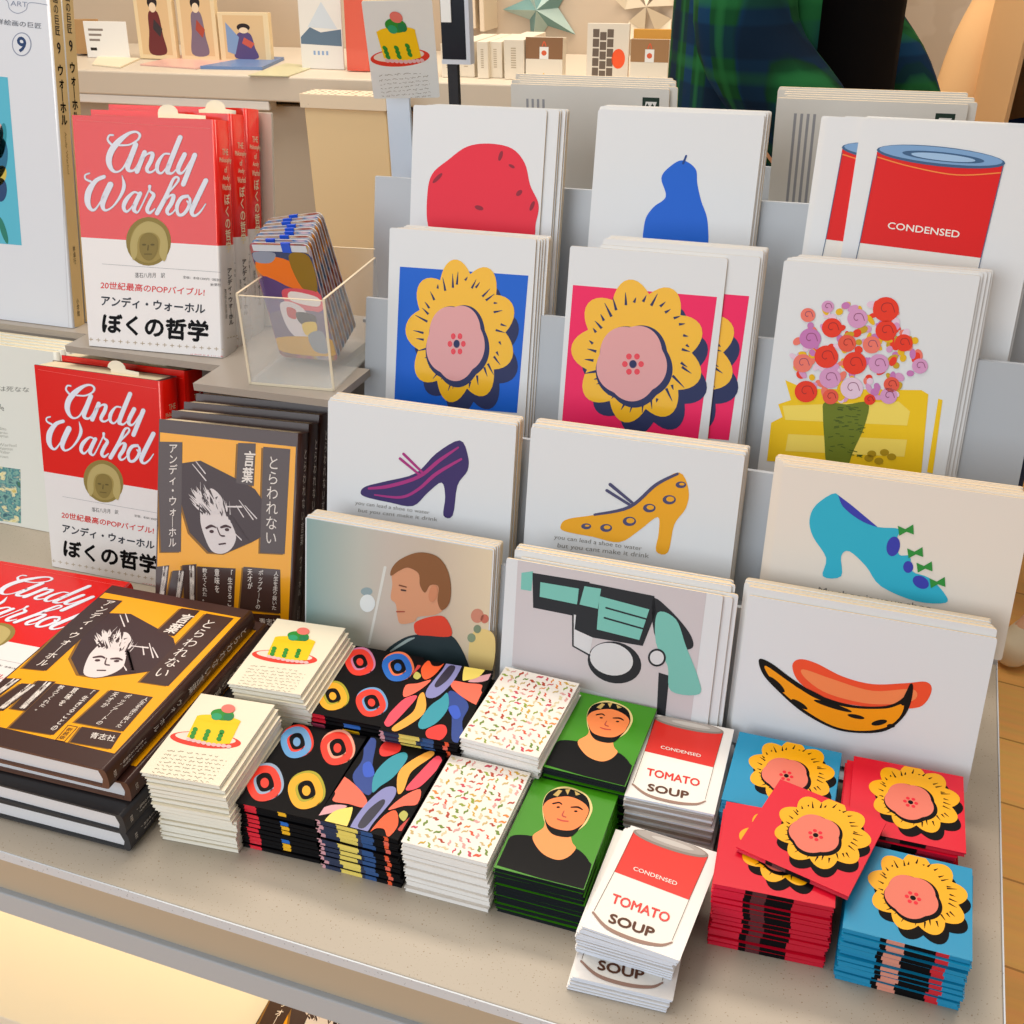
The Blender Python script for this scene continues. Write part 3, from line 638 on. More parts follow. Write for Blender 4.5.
# tin can cards
CNW = M('#ece8e4', .35, .4)
TW, TD = .055, .080
m_can = booklet_mesh(TW, TD, .0019, CNW, [(1, M('#dfe4ee', .5))], other=M('#e4e0dc', .5))
m_can2 = booklet_mesh(TW, TD, .003, CNW, [(1, M('#a89a90', .5))], other=M('#a5988e', .5))
fcan = lf(.0800, -.0040, .0365, -.0816)
def art_tin(fr):
    a = Art().trace(fr, 580, 820, 5.393); r = M('#dd2a20', .35, .4); g = M('#a9a09a', .4, .3); br = M('#5a3420', .5)
    a.poly([(288, 62), (690, 195), (497, 672), (470, 684), (300, 655), (150, 580), (68, 515), (72, 490)], M('#f0ece4', .4), 1)
    a.poly([(288, 62), (690, 195), (588, 432), (185, 280)], r, 2)
    a.poly(ell(490, 128, 214, 36, .32), M('#8a8078', .4, .3), 3).poly(ell(490, 124, 198, 27, .32), g, 4).poly(ell(500, 128, 120, 13, .32), M('#c4beb8', .4), 5)
    a.stroke([(70, 500, 12), (150, 585, 18), (300, 650, 20), (430, 676, 16), (495, 662, 10)], M('#9a7a6c', .4), 3)
    a.stroke([(288, 70, 2.5), (185, 280, 2.5), (76, 490, 2.5)], br, 4, n=1).stroke([(690, 200, 2.5), (588, 432, 2.5), (497, 650, 2.5)], br, 4, n=1)
    a.text('CONDENSED', [(292, 252), (526, 336), (520, 356), (286, 272)], WINK, 4, .01)
    a.text('TOMATO', [(182, 398), (490, 508), (474, 556), (166, 446)], r, 4, .03)
    a.text('SOUP', [(168, 506), (405, 588), (390, 636), (152, 552)], br, 4, .05)
    return a
can_me = clip_mesh(art_tin(fcan).mesh('cover_print'), TW, TD)
pile('picture_card', 'card', 'white card with a tin can', 'nearer stack of tin can cards', .0800, -.0040, .0365, -.0816, 18, [m_can], can_me, jit=.0005, prints=-13,
     shift=lambda i: ((-.0006*i, .0004*i, .012*i) if i < 5 else ((-.0045, .0028, .06+.01*(i % 3)) if i < 13 else (-.0005-.0006*(i-13), -.0122-.0004*(i-13), .14))))
pile('picture_card', 'card', 'white card with a tin can', 'farther stack of tin can cards', .0772, .0950, .0400, .0343, 13, [m_can, m_can2, m_can, m_can2], can_me, jit=.0013)
# blossom booklets
def art_sq(bgm, L=1):
    a = Art(lambda x, y: (x*SQ, (1-y)*SQ)); return blossom(a, .56, .44, .38, .42, .1, yel=M('#eeaa04', .35, .3), pet=M('#de7460', .4, .3), dk=BLK, dot=REDM, L=1)
mr, mc = M('#d60a2c', .35, .4), M('#148cb8', .35, .4)
m_red = booklet_mesh(SQ, SQ, .0034, mr, [(.27, M('#dc0a38', .35, .4)), (.06, BLK), (.12, M('#5a2028', .4, .3)), (.22, BLK), (.33, M('#c80c2e', .35, .4))], other=M('#c80c2e', .35, .4))
m_blu = booklet_mesh(SQ, SQ, .0033, mc, [(.30, mc), (.05, BLK), (.14, M('#d8907c', .4, .3)), (.04, BLK), (.20, BLK), (.10, M('#c81c2c', .4, .3)), (.17, mc)], other=M('#1284be', .35, .4))
bl_me = clip_mesh(art_sq(mr).mesh('cover_print'), SQ, SQ)
pile('picture_booklet', 'booklet', 'red booklet with a yellow blossom', 'nearer left stack of red blossom booklets', .1425, .0375, .0480, .0735, 14, [m_red], bl_me, jit=.0009)
o = bpy.data.objects.new('picture_booklet', m_red); COL.objects.link(o); o.location = (.1500, .0640, .0520); o.rotation_euler = (-math.pi/2, 0, -.2419)
tag(o, 'single red blossom booklet lying askew across the red stack', 'booklet'); attach('cover_print', bl_me, o)
pile('picture_booklet', 'booklet', 'blue booklet with a yellow blossom', 'nearer stack of blue blossom booklets', .2120, .0363, .0413, .006, 12, [m_blu], bl_me, jit=.0012)
pile('picture_booklet', 'booklet', 'blue booklet with a yellow blossom', 'farther stack of blue blossom booklets', .1340, .1070, .0438, .006, 13, [m_blu], bl_me)
pile('picture_booklet', 'booklet', 'red booklet with a yellow blossom', 'farther right stack of red blossom booklets', .2078, .1060, .0447, .0356, 13, [m_red], bl_me, shift=lambda i: (-.0045, 0) if i < 3 else (-.003, 0))
# ------------------------------------------------------------------ big books
RJ = M('#dc1408', .22, .7); RW = M('#e6e2e0', .3, .4); BJ = M('#3f2620', .3, .5); YJ = M('#f0a400', .32, .4)
def book_cover(w, h, t, mat, inner, split=None, low=None):
    """boards and rounded spine (spine at x = w); split: height where the colour changes"""
    mb = MB(); a = .0016; pr = [(0, 0), (w-.003, 0)]
    for q in range(0, 9): th = math.pi*q/8; pr.append((w-.003+.003*math.sin(th)**.6 if 0 < q < 8 else w-.003, t/2-t/2*math.cos(th)))
    pr += [(0, t), (0, t-a), (w-.006, t-a), (w-.004, t/2), (w-.006, a), (0, a)]
    zs = [0, h] if split is None else [0, split, h]
    n = len(pr)
    for k in range(len(zs)-1):
        m = mat if (split is None or k == 1) else low; base = len(mb.v)
        for z in (zs[k], zs[k+1]): mb.v += [(p[0], p[1], z) for p in pr]
        for j in range(n):
            j2 = (j+1) % n; mm = inner if n-6 <= j < n-0 and j2 not in (0,) and j >= n-6 else m
            mb.f.append([base+j, base+j2, base+n+j2, base+n+j]); mb.m.append(mb.mi(mm)); mb.sm.append(2 <= j <= 8)
    top = len(mb.v)-n
    mb.f.append([top+j for j in range(n)]); mb.m.append(mb.mi(inner)); mb.sm.append(False)
    mb.f.append([j for j in range(n)][::-1]); mb.m.append(mb.mi(inner)); mb.sm.append(False)
    return mb.mesh('cover')
def make_book(fr, w, h, t, cover, pages, front, spine, label, cat='book', group=None, name='book'):
    o = empty(name, fr.loc, fr.rot); tag(o, label, cat, group)
    attach('cover', cover, o)
    key = (w, h, t, pages.name)
    if key not in cm_cache: cm_cache[key] = MB().box(.0022, w-.0062, .0017, t-.0017, .002, h-.0003, pages).mesh('page_block')
    attach('page_block', cm_cache[key], o)
    if front: attach('cover_print', front, o)
    if spine: attach('spine_print', spine, o)
    return o
# red book artwork, traced on the upper of the red books
RWD, RH, RT = .1275, .1837, .0240
fR = Frame(-.4502, .3046, .1956, .0745, .2215)
title = [
 [(262, 80, 14), (232, 82, 14), (220, 118, 16), (250, 155, 18)],
 [(312, 160, 14), (390, 155, 14), (455, 118, 16), (472, 78, 20), (440, 54, 16), (380, 70, 26), (300, 135, 46), (245, 210, 50), (228, 285, 46), (250, 348, 30), (290, 370, 16), (340, 340, 14), (395, 240, 18)],
 [(440, 155, 40), (385, 300, 42), (378, 345, 34), (402, 362, 22), (440, 340, 14), (500, 225, 10)],
 [(510, 215, 36), (450, 365, 38)], [(470, 300, 10), (530, 230, 14), (572, 226, 30), (560, 280, 34), (528, 345, 30), (545, 372, 20), (580, 362, 14), (622, 315, 10)],
 [(705, 228, 14), (660, 232, 16), (615, 300, 32), (610, 358, 28), (638, 380, 18), (672, 350, 12), (730, 250, 10)],
 [(790, 98, 38), (695, 340, 38), (705, 378, 26), (735, 375, 14), (785, 320, 10)],
 [(825, 232, 36), (775, 340, 36), (787, 378, 26), (820, 365, 14), (872, 280, 10)], [(905, 237, 38), (815, 466, 38)],
 [(75, 380, 12), (42, 395, 12), (45, 425, 14), (85, 445, 18)],
 [(190, 408, 30), (125, 440, 34), (72, 520, 50), (60, 600, 46), (80, 655, 30), (115, 668, 18), (160, 610, 12), (215, 510, 8)],
 [(240, 470, 48), (190, 580, 46), (180, 642, 34), (205, 672, 18), (262, 640, 14), (320, 560, 22), (348, 480, 28), (332, 398, 4)],
 [(470, 545, 12), (425, 530, 18), (365, 590, 34), (345, 650, 30), (368, 682, 20), (402, 655, 12), (445, 590, 10)],
 [(475, 540, 34), (428, 645, 36), (437, 682, 24), (468, 672, 12), (548, 505, 12)],
 [(550, 482, 24), (552, 520, 16), (582, 552, 28), (552, 610, 32), (530, 668, 30), (552, 692, 22), (590, 660, 10)],
 [(608, 694, 36), (680, 560, 34), (735, 430, 22), (770, 412, 16), (772, 445, 18), (690, 545, 10)],
 [(665, 610, 10), (708, 558, 14), (738, 560, 32), (722, 615, 34), (688, 672, 30), (700, 704, 20), (732, 690, 12), (762, 650, 10)],
 [(850, 560, 24), (800, 575, 30), (765, 640, 30), (775, 702, 24), (812, 704, 24), (852, 655, 26), (868, 590, 22), (850, 560, 14)], [(845, 600, 14), (868, 626, 14), (905, 622, 10)],
 [(992, 438, 38), (895, 640, 40), (882, 695, 30), (908, 714, 20), (950, 682, 14), (990, 622, 8)]]
a = Art().trace(fR, 60, 90, 4.267)
sp = [fR.uv(60+72/4.267, 90+628/4.267), fR.uv(60+690/4.267, 90+665/4.267)]
RSPLIT = (sp[0][1]+sp[1][1])/2
a.poly(ell(378, 646, 96, 104), MEDAL, 1).poly(ell(378, 650, 78, 88), M('#a08c4c', .5), 2)
a.poly(closed([(378, 560), (440, 590), (462, 660), (448, 730), (425, 700), (428, 640), (400, 610), (350, 615), (332, 650), (330, 700), (312, 725), (300, 660), (325, 590)]), M('#b5a468', .5), 3)
a.poly(closed([(378, 608), (415, 630), (418, 680), (400, 718), (378, 728), (355, 715), (340, 680), (345, 630)]), M('#86743a', .5), 4)
for x in (360, 396): a.poly(ell(x, 660, 9, 4), MEDALD, 5)
a.stroke([(378, 662, 4), (376, 682, 6)], MEDALD, 5, n=1).stroke([(362, 700, 4), (392, 700, 4)], MEDALD, 5, n=1)
a.stroke([(180, 742, 1.6), (686, 778, 1.6)], GRAY, 1, n=1)
a.stroke([(70, 128, 1.5), (640, 165, 1.5)], M('#e8675c', .3), 1, n=1)
a.trace(fR, 80, 125, 7.877)
for s_ in title: a.stroke([(x, y, w_+5) for x, y, w_ in s_], M('#9a6a74', .5), 1)
for s_ in title: a.stroke(s_, SILV, 2.5)
a.trace(fR, 60, 260, 4.267)
a.tbox('落石八月月　訳', 320, 54, 448, 76, INK, 1).text('定価：本体1300円（税別）', [(525, 67), (686, 80), (686, 92), (525, 79)], INK, 1).tbox('新潮社', 642, 99, 686, 112, INK, 1)
a.text('20世紀最高のPOPバイブル!', [(175, 90), (618, 122), (616, 154), (173, 122)], RED, 1, .02)
a.text('アンディ・ウォーホル', [(178, 150), (620, 188), (618, 230), (176, 194)], M('#2a2f3a', .5), 1, .03)
a.text('ぼくの哲学', [(184, 226), (632, 262), (630, 350), (182, 308)], BLK, 1, .045)
for k in range(21):
    x, y = 132+k*31.5, 338+k*2.4; a.stroke([(x-8, y, 3), (x+8, y+1, 3)], M('#b8a890', .5), 1, n=1).stroke([(x, y-6, 3), (x, y+7, 3)], M('#b8a890', .5), 1, n=1)
a.text('…って気持ちもいいの？', [(520, 396), (706, 408), (706, 424), (520, 412)], RED, 1)
R_front = clip_mesh(a.mesh('cover_print'), RWD, RH)
def spineart(rt, w, h):
    s = Art(side=w+.0002); c = M('#f0e2c0', .5)
    for i, (tx, wd) in enumerate((('THE', .45), ('Philosophy', .9), ('of', .2), ('Andy', .5), ('Warhol', .65))):
        v = h*(.885-i*.036); s.tbox(tx, rt*(.52-wd/2.4), v, rt*(.52+wd/2.4), v-.0045, c, 1, .02)
    s.tbox(vert('ぼくの哲学'), rt*.36, h*.70, rt*.70, h*.455, c, 1, .02)
    s.tbox(vert('アンディ・ウォーホル'), rt*.38, h*.385, rt*.68, h*.14, BLK, 1, .02)
    s.tbox(vert('落石八月月訳'), rt*.15, h*.30, rt*.28, h*.17, INK, 1)
    for k in range(4): s.stroke([(rt*(.2+.2*k), h*.085, .0006), (rt*(.3+.2*k), h*.085, .0006)], M('#b8a890', .5), 1, n=1)
    return s.mesh('spine_print')
R_spine = spineart(RT, RWD, RH)
R_cover = book_cover(RWD, RH, RT, RJ, M('#4a2420', .5), RSPLIT, RW)
def offs(fr, d, du=0, dv=0, dyaw=0):
    h = Vector((-math.sin(fr.yaw), math.cos(fr.yaw), 0))/math.cos(fr.tilt)
    return Frame(*(fr.loc+h*d+fr.U*du), fr.yaw+dyaw, fr.tilt)
gr = 'red and white memoir books'
for i, lb in enumerate(('front red book with white script title standing on the grey riser', 'middle red book of the three standing on the riser', 'rearmost red book of the three standing on the riser')):
    make_book(offs(fR, i*(RT+.0004), 0, 0), RWD, RH, RT, R_cover, PAGES, R_front, R_spine, lb, group=gr)
fR2 = Frame(-.4955, .2479, .0005, .0121, .2061)
for i, lb in enumerate(('red book with white script title standing in the lower row, in front', 'second red book behind the front one in the lower row')):
    make_book(offs(fR2, i*(RT+.0006), .008*i, .002*i), RWD, RH, RT, R_cover, PAGES, R_front, R_spine, lb, group=gr)
# paper slips sticking out of the red books
def slip(fr, u0, u1, tab, d, label):
    pts = [(u0, RH-.03), (u1, RH-.03), (u1, RH+.003), (tab+.009, RH+.004)]+[(tab+.009*math.cos(t), RH+.004+.0065*math.sin(t)) for t in (math.pi*q/8 for q in range(1, 8))]+[(tab-.009, RH+.004), (u0, RH+.003)]
    o = MB().prism(pts, 0, .0004, M('#ece2cc', .7)).build('paper_slip'); o.location = fr.loc+fr.N*d; o.rotation_euler = fr.rot; tag(o, label, 'paper slip', 'paper slips in the red books')
slip(fR, .070, .112, .079, .012, 'cream paper slip sticking out of the front upper red book')
slip(offs(fR, RT), .092, .125, .107, .012, 'cream paper slip sticking out of the middle upper red book')
slip(fR2, .072, .100, .078, .008, 'white paper slip sticking out of the front lower red book')
slip(offs(fR2, RT+.001, .008), .068, .100, .076, .009, 'white paper slip sticking out of the second lower red book')
# brown and yellow book
BWD, BH, BT = .1225, .1765, .0156
fL = Frame(-.3405, -.0159, .0652, .0355, math.pi/2)
fB = Frame(-.3421, .1883, .0005, .0839, .3628)
a = Art().trace(fL, 0, 560, 3.4133); WT = M('#e6dcd4', .5)
_q = [fL.uv(x/3.4133, 560+y/3.4133) for x, y in ((385, 93), (825, 203), (385, 663))]; _d = [(.0012, BH-.0105), (BWD-.0042, BH-.0105), (BWD-.0042, .0145)]
def _fit(x, y):
    p = fL.uv(x/3.4133, 560+y/3.4133); ax, ay = _q[0][0]-_q[1][0], _q[0][1]-_q[1][1]; bx_, by_ = _q[2][0]-_q[1][0], _q[2][1]-_q[1][1]; D = ax*by_-ay*bx_
    dx, dy = p[0]-_q[1][0], p[1]-_q[1][1]; s1 = (dx*by_-dy*bx_)/D; s2 = (ax*dy-ay*dx)/D
    return (_d[1][0]+s1*(_d[0][0]-_d[1][0])+s2*(_d[2][0]-_d[1][0]), _d[1][1]+s1*(_d[0][1]-_d[1][1])+s2*(_d[2][1]-_d[1][1]))
a.T = _fit
a.T, _t = (lambda x, y: (x, y)), a.T
a.poly([(.0012, .0145), (BWD-.0042, .0145), (BWD-.0042, BH-.0105), (.0012, BH-.0105)], YJ, 1); a.T = _t
sh = M('#8a5f1c', .4)
def lab(q, txt, tq, bold=.01, m=BJ):
    a.poly([(x-9, y+1) for x, y in q], sh, 2).poly(q, m, 3)
    for t_, k_ in zip(txt, tq): a.text(t_, k_, WT, 5, bold)
lab([(352, 108), (441, 125), (180, 358), (104, 345)], [vert('アンディ・ウォーホル')], [[(390, 122), (420, 127), (178, 342), (148, 338)]])
lab([(632, 160), (692, 172), (602, 258), (545, 240)], [vert('言葉')], [[(640, 180), (678, 188), (603, 250), (567, 242)]], .02)
lab([(712, 183), (802, 204), (574, 434), (482, 414)], [vert('とらわれない')], [[(712, 205), (750, 214), (566, 404), (524, 394)]], .0)
pg = [(355, 185), (385, 165), (465, 172), (545, 225), (600, 265), (612, 330), (560, 372), (480, 382), (345, 392), (285, 378), (262, 318), (300, 250)]
a.poly([(x-10, y+2) for x, y in pg], sh, 2).poly(pg, M('#3a2426', .4, .3), 2.6)
fc = M('#ddd3d2', .5)
a.poly(closed([(300, 372), (318, 318), (345, 285), (395, 238), (420, 215), (398, 242), (445, 236), (462, 262), (448, 285), (440, 330), (425, 362), (380, 385), (330, 390)]), fc, 3.2)
r9 = random.Random(11)
for k in range(60):
    t = 2*math.pi*k/60; c0, c1 = 402+r9.uniform(-34, 34), 262+r9.uniform(-16, 18)+(402-0)*0; L_ = r9.uniform(16, 34); w_ = r9.uniform(3, 6)
    an = math.atan2(c1-300, c0-385)+r9.uniform(-.5, .5)
    a.poly([(c0-w_*math.sin(an), c1+w_*math.cos(an)), (c0+L_*math.cos(an), c1+L_*math.sin(an)), (c0+w_*math.sin(an), c1-w_*math.cos(an))], fc if k % 4 else M('#3a2426', .4, .3), 3.3+.01*k)
for q in ([(430, 175), (442, 215)], [(448, 172), (455, 200)], [(460, 285), (515, 295)], [(498, 290), (500, 318)], [(530, 295), (545, 330)], [(430, 350), (440, 370)], [(520, 280), (530, 330)]): a.stroke([(q[0][0], q[0][1], 3), (q[1][0], q[1][1], 5)], fc, 3.6, n=1)
dk = M('#4a3236', .5)
a.stroke([(335, 320, 5), (360, 318, 7), (372, 324, 5)], dk, 5).stroke([(392, 328, 5), (415, 328, 7), (428, 334, 5)], dk, 5).stroke([(378, 325, 3), (372, 345, 5), (386, 350, 4)], dk, 5).stroke([(345, 366, 4), (372, 368, 4)], dk, 5)
r7 = random.Random(5)
for k in range(46):
    t = r7.uniform(0, 1); x0_ = 352+105*t; y0_ = 262+r7.uniform(-8, 24)+22*t; L_ = r7.uniform(16, 40); an = -2.3+1.5*t+r7.uniform(-.3, .3)
    a.poly([(x0_-4, y0_+3), (x0_+L_*math.cos(an), y0_+L_*math.sin(an)), (x0_+4, y0_-2)], fc if k % 3 else M('#3a2426', .4, .3), 4+.02*k)
for x_ in (348, 410): a.poly(ell(x_, 331 if x_ < 400 else 337, 9, 4), dk, 5.5)
for k in range(9): a.poly([(446+k*2, 290+k*9), (438+k, 306+k*9), (462+k, 318+k*8)], M('#3a2426', .4, .3), 5)
lab([(45, 377), (100, 382), (2, 456), (-55, 444)], ['This is LIFE!'], [[(76, 380), (92, 384), (-6, 454), (-22, 450)]])
lab([(98, 398), (152, 405), (32, 492), (-25, 478)], ['This is ANDY!'], [[(126, 402), (142, 406), (34, 486), (18, 482)]])
lab([(150, 391), (209, 398), (106, 496), (58, 485)], ['This is POP!'], [[(180, 396), (196, 400), (100, 490), (84, 486)]])
lab([(205, 404), (350, 436), (190, 586), (48, 552)], [vert('教えてくれた。'), vert('意味を'), vert('「生きることの')], [[(222, 412), (240, 416), (152, 500), (134, 496)], [(268, 422), (286, 426), (226, 486), (208, 482)], [(318, 434), (336, 438), (196, 572), (178, 568)]])
lab([(385, 437), (522, 470), (418, 587), (262, 545)], [vert('天才が'), vert('ポップアートの'), vert('人生を走り抜いた')], [[(396, 446), (414, 450), (366, 500), (348, 496)], [(438, 456), (456, 460), (346, 560), (328, 556)], [(494, 470), (512, 474), (410, 574), (392, 570)]])
lab([(284, 562), (412, 592), (375, 647), (243, 614)], ['青志社'], [[(318, 584), (396, 602), (384, 622), (306, 604)]])
for q in ([(240, 554), (270, 562)], [(270, 562), (224, 612)], [(224, 612), (196, 604)], [(196, 604), (240, 554)]): a.stroke([(q[0][0], q[0][1], 2), (q[1][0], q[1][1], 2)], BJ, 3, n=1)
a.text(vert('新装版'), [(240, 562), (258, 566), (222, 604), (204, 600)], BJ, 3)
B_front = clip_mesh(a.mesh('cover_print'), BWD, BH)
s = Art(side=BWD+.0002)
s.tbox(vert('とらわれない言葉'), BT*.35, BH*.93, BT*.68, BH*.50, WT, 1, .0).tbox(vert('ウォーホル'), BT*.38, BH*.45, BT*.65, BH*.27, WT, 1).tbox(vert('「生きることの意味」'), BT*.35, BH*.22, BT*.48, BH*.07, WT, 1).tbox(vert('ポップアートの天才'), BT*.55, BH*.22, BT*.66, BH*.08, WT, 1)
s.tbox('青志社', BT*.35, BH*.045, BT*.65, BH*.030, WT, 1)
B_spine = s.mesh('spine_print')
B_cover = book_cover(BWD, BH, BT, BJ, M('#6a4a3c', .5)); B_cover2 = book_cover(BWD, BH, BT, M('#2c2a2c', .35, .5), M('#3a3a3c', .5))
gb = 'brown and yellow paperback books'
for i in range(4):
    make_book(offs(fB, i*(BT+.0007), .001*i, -.001*i), BWD, BH, BT, B_cover, PAGES, B_front, B_spine, ['front brown and yellow book with portrait cover standing upright', 'second brown and yellow book standing upright behind the front one', 'third brown and yellow book standing upright, seen by its top', 'rearmost brown and yellow book standing upright by the riser'][i], group=gb)
for i, (dx, dy, da) in enumerate(((0, 0, 0), (.006, .008, .005), (.007, -.002, -.01), (.006, -.002, .0))):
    make_book(Frame(-.3405+dx, -.0159+dy, .0652-i*.0162, .0355+da, math.pi/2), BWD, BH, BT, B_cover if i < 2 else B_cover2, PAGESW, B_front, B_spine,
              ['brown and yellow book lying flat on top of the front left pile', 'second book from the top of the front left pile', 'third book from the top of the front left pile', 'bottom book of the front left pile, resting on the table'][i], group='books lying in the front left pile')
# red books lying flat at the left
for i in range(2):
    make_book(Frame(-.4755+.002*i, .0040-.001*i, .0440-i*.0215, .055, math.pi/2), RWD, RH, RT, R_cover, PAGESW, R_front, R_spine,
              ['red book with white script title lying flat at the left edge, topmost', 'red book lying flat under another at the left edge'][i], group='red books lying flat at the left edge')
# white books in the lower row, far left
m_w = book_cover(.148, .175, .006, M('#dfe0d8', .4, .2), M('#e9dfc4', .6))
fW = Frame(-.663, .2965, .0005, 0, .2061)
a = Art().trace(fW, 0, 300, 3.4133); gk = M('#6f6f68', .6)
for y, t_, x0, x1 in ((297, '恋するいは死なな', -110, 100), (362, 'le', 0, 14), (440, 'ditto', -2, 22), (455, 'garden', -2, 26), (468, 'ayman', -2, 28), (496, 'Warhol', -6, 56), (508, 'Waterston', -6, 44), (520, 'Walter', -6, 34), (535, 'Brown', -6, 28)):
    if t_ == 'le' or t_[0] == '恋': a.text(t_, [(x0, y-8), (x1, y), (x1, y+18), (x0, y+10)], gk, 1)
    else: a.text(t_, [(x0, y-8), (x1, y-4), (x1, y+6), (x0, y+2)], M('#a8a89e', .6), 1)
W_pic = blotch('marbled_print', ['#c9b25a', '#e8e0b0', '#2f7a88', '#7fb0a0', '#2a5a72', '#3f7a4a'], 90, .5, .1, 3, (1, 1, 1.4))
a.poly([(-150, 548), (70, 578), (72, 762), (-150, 735)], W_pic, 1)
W_front = clip_mesh(a.mesh('cover_print'), .148, .175)
for i in range(5):
    make_book(offs(fW, i*.0062, .0006*i, .0), .148, .175, .006, m_w, PAGES, W_front if i == 0 else None, None,
              ['front white art catalogue with a small green picture, far left', 'second white art catalogue behind the front one', 'third white art catalogue in the far left row', 'fourth white art catalogue in the far left row', 'rearmost white art catalogue below the tall art books'][i], group='white catalogues at the far left')
# tall white art books on the left riser
fA = Frame(-.527-.210, .374, .1785, 0, .205); AH = .297; AT = .0145
AW = M('#d9dde4', .3, .5); AS = M('#e0c48e', .45, .2)
m_a = book_cover(.210, AH, AT, AW, M('#e6d5b0', .6))
a = Art().trace(fA, 0, 0, 2.845)
a.poly([(-400, 175), (22, 220), (62, 698), (-400, 660)], M('#58b4cc', .4), 1)
for p, c in (((-4, 450, 26, 60, .1), '#2a6a8c'), ((2, 540, 18, 34, 0), '#26456e'), ((0, 500, 18, 30, .3), '#c9b450'), ((6, 400, 12, 50, .1), '#2a8a9a'), ((10, 655, 8, 40, -.3), '#2a7a6a'), ((-20, 380, 30, 40, 0), '#d4a8a0')): a.poly(ell(*p), M(c, .5), 2)
a.poly(ell(62, 126, 28, 34), M('#8a93a8', .5), 1).poly(ell(62, 126, 25, 31), AW, 2).text('9', [(50, 104), (74, 108), (74, 150), (50, 146)], M('#26406a', .5), 3, .04)
a.text('西洋絵画の巨匠', [(-30, 50), (118, 66), (118, 82), (-30, 66)], M('#4a5260', .5), 2)
a.stroke([(-10, -12, 2), (20, 2, 2), (28, 26, 2), (50, 38, 2), (74, 28, 2), (84, 8, 2), (135, 14, 2)], M('#8a93a8', .5), 1).text('ART', [(30, 2), (78, 6), (78, 20), (30, 16)], M('#8a93a8', .5), 2)
a.stroke([(150, 0, 1.5), (196, 930, 1.5)], M('#c4c6cc', .4), 1, n=1)
A_front = clip_mesh(a.mesh('cover_print'), .210, AH)
s = Art(side=.2102); s.mb.face([(.2101, .0006, .001), (.2101, AT-.0006, .001), (.2101, AT-.0006, AH-.001), (.2101, .0006, AH-.001)], AS)
s.tbox(vert('西洋絵画の巨匠'), AT*.28, AH*1.04, AT*.68, AH*.845, INK, 1, .01).tbox('9', AT*.35, AH*.825, AT*.62, AH*.795, INK, 1, .03)
s.tbox(vert('ウォーホル'), AT*.25, AH*.765, AT*.72, AH*.60, BLK, 1, .03)
s.text('Andy Warhol', [(AT*.58, AH*.58), (AT*.58, AH*.46), (AT*.38, AH*.46), (AT*.38, AH*.58)], M('#8a7040', .5), 1)
s.tbox(vert('林卓行'), AT*.38, AH*.25, AT*.60, AH*.195, INK, 1).tbox(vert('小学館'), AT*.35, AH*.09, AT*.58, AH*.035, INK, 1)
A_spine = s.mesh('spine_print')
for i in range(2):
    make_book(offs(fA, i*(AT+.0006), 0, 0), .210, AH, AT, m_a, PAGES, A_front, A_spine, ['front tall white art book, number nine, with blue picture cover', 'second tall art book behind the front one, spine visible'][i], group='tall art books at the far left')
# board behind the red books
fD = offs(fR, 3*(RT+.0004)+.002, .02, 0)
o = MB().box(0, .116, 0, .003, 0, .176, M('#d8d0c0', .5)).build('display_board', bevel=.0005); o.location = fD.loc; o.rotation_euler = fD.rot; tag(o, 'white board leaning behind the upright red books', 'board')
# ------------------------------------------------------------------ clear holder with key cards
AC = acrylic('clear_acrylic', '#eef2f0', .03, .16); ACE = acrylic('acrylic_edge', '#f2e6cc', .2, .75)
ah = empty('card_holder', (-.2745, .2735, .1952), (0, 0, .10)); tag(ah, 'clear acrylic box holder full of plastic sleeves on the riser', 'holder')
hw, hd, hh, q = .071, .105, .072, .0018
MB().box(0, hw, 0, hd, 0, q, AC).build('base', ah); MB().box(q, hw-q, 0, q, q, hh*.98, AC).build('front_wall', ah)
MB().box(q, hw-q, hd-q, hd, q, hh*1.1, AC).build('back_wall', ah); MB().box(0, q, 0, hd, q, hh, AC).build('side_wall', ah); MB().box(hw-q, hw, 0, hd, q, hh, AC).build('side_wall', ah)
e = MB()
for x in (0, hw-q): e.box(x-.0001, x+q, -.0003, .0004, 0, hh, ACE)
e.box(0, hw, -.0003, .0004, 0, q, ACE).box(0, hw, 0, q*.8, hh*.98, hh*.98+.0005, ACE)
for x in (0, hw-q): e.box(x, x+q, 0, hd, hh, hh+.0005, ACE)
e.box(0, hw, hd-q, hd, hh*1.1, hh*1.1+.0005, ACE); e.build('polished_edge', ah)
pics = [blotch('sleeve_print_%s' % n, c, 38, .25, .6, 1.5, (1, 1, .8)) for n, c in (('a', ['#4a3468', '#3a5a84', '#8a5a4a', '#a8506a', '#b09040', '#a89ca0', '#5a3a70']), ('b', ['#8a4a70', '#e8c8d0', '#4f86b8', '#f0a030', '#3a3050']), ('c', ['#c9a888', '#a8503c', '#d8c0a0', '#6a86a8']))]
def sleeve_mesh(mat):
    w_, h_, r = .055, .097, .005; pts = []
    for cx, cz, a0 in ((w_-r, r, -90), (w_-r, h_-r, 0), (r, h_-r, 90), (r, r, 180)):
        for k in (0, 30, 60, 90): pts.append((cx+r*math.cos(math.radians(a0+k)), cz+r*math.sin(math.radians(a0+k))))
    m_ = MB().prism(pts, 0, .0009, M('#b9bcc4', .25, .5)); k_ = m_.mi(mat); m_.m[0] = k_; m_.m[1] = k_; return m_.mesh('card_sleeve')
sm_ = [sleeve_mesh(p) for p in pics]; tabm = M('#1d55d0', .35, .4); lip = M('#ccd3dc', .3, .5)
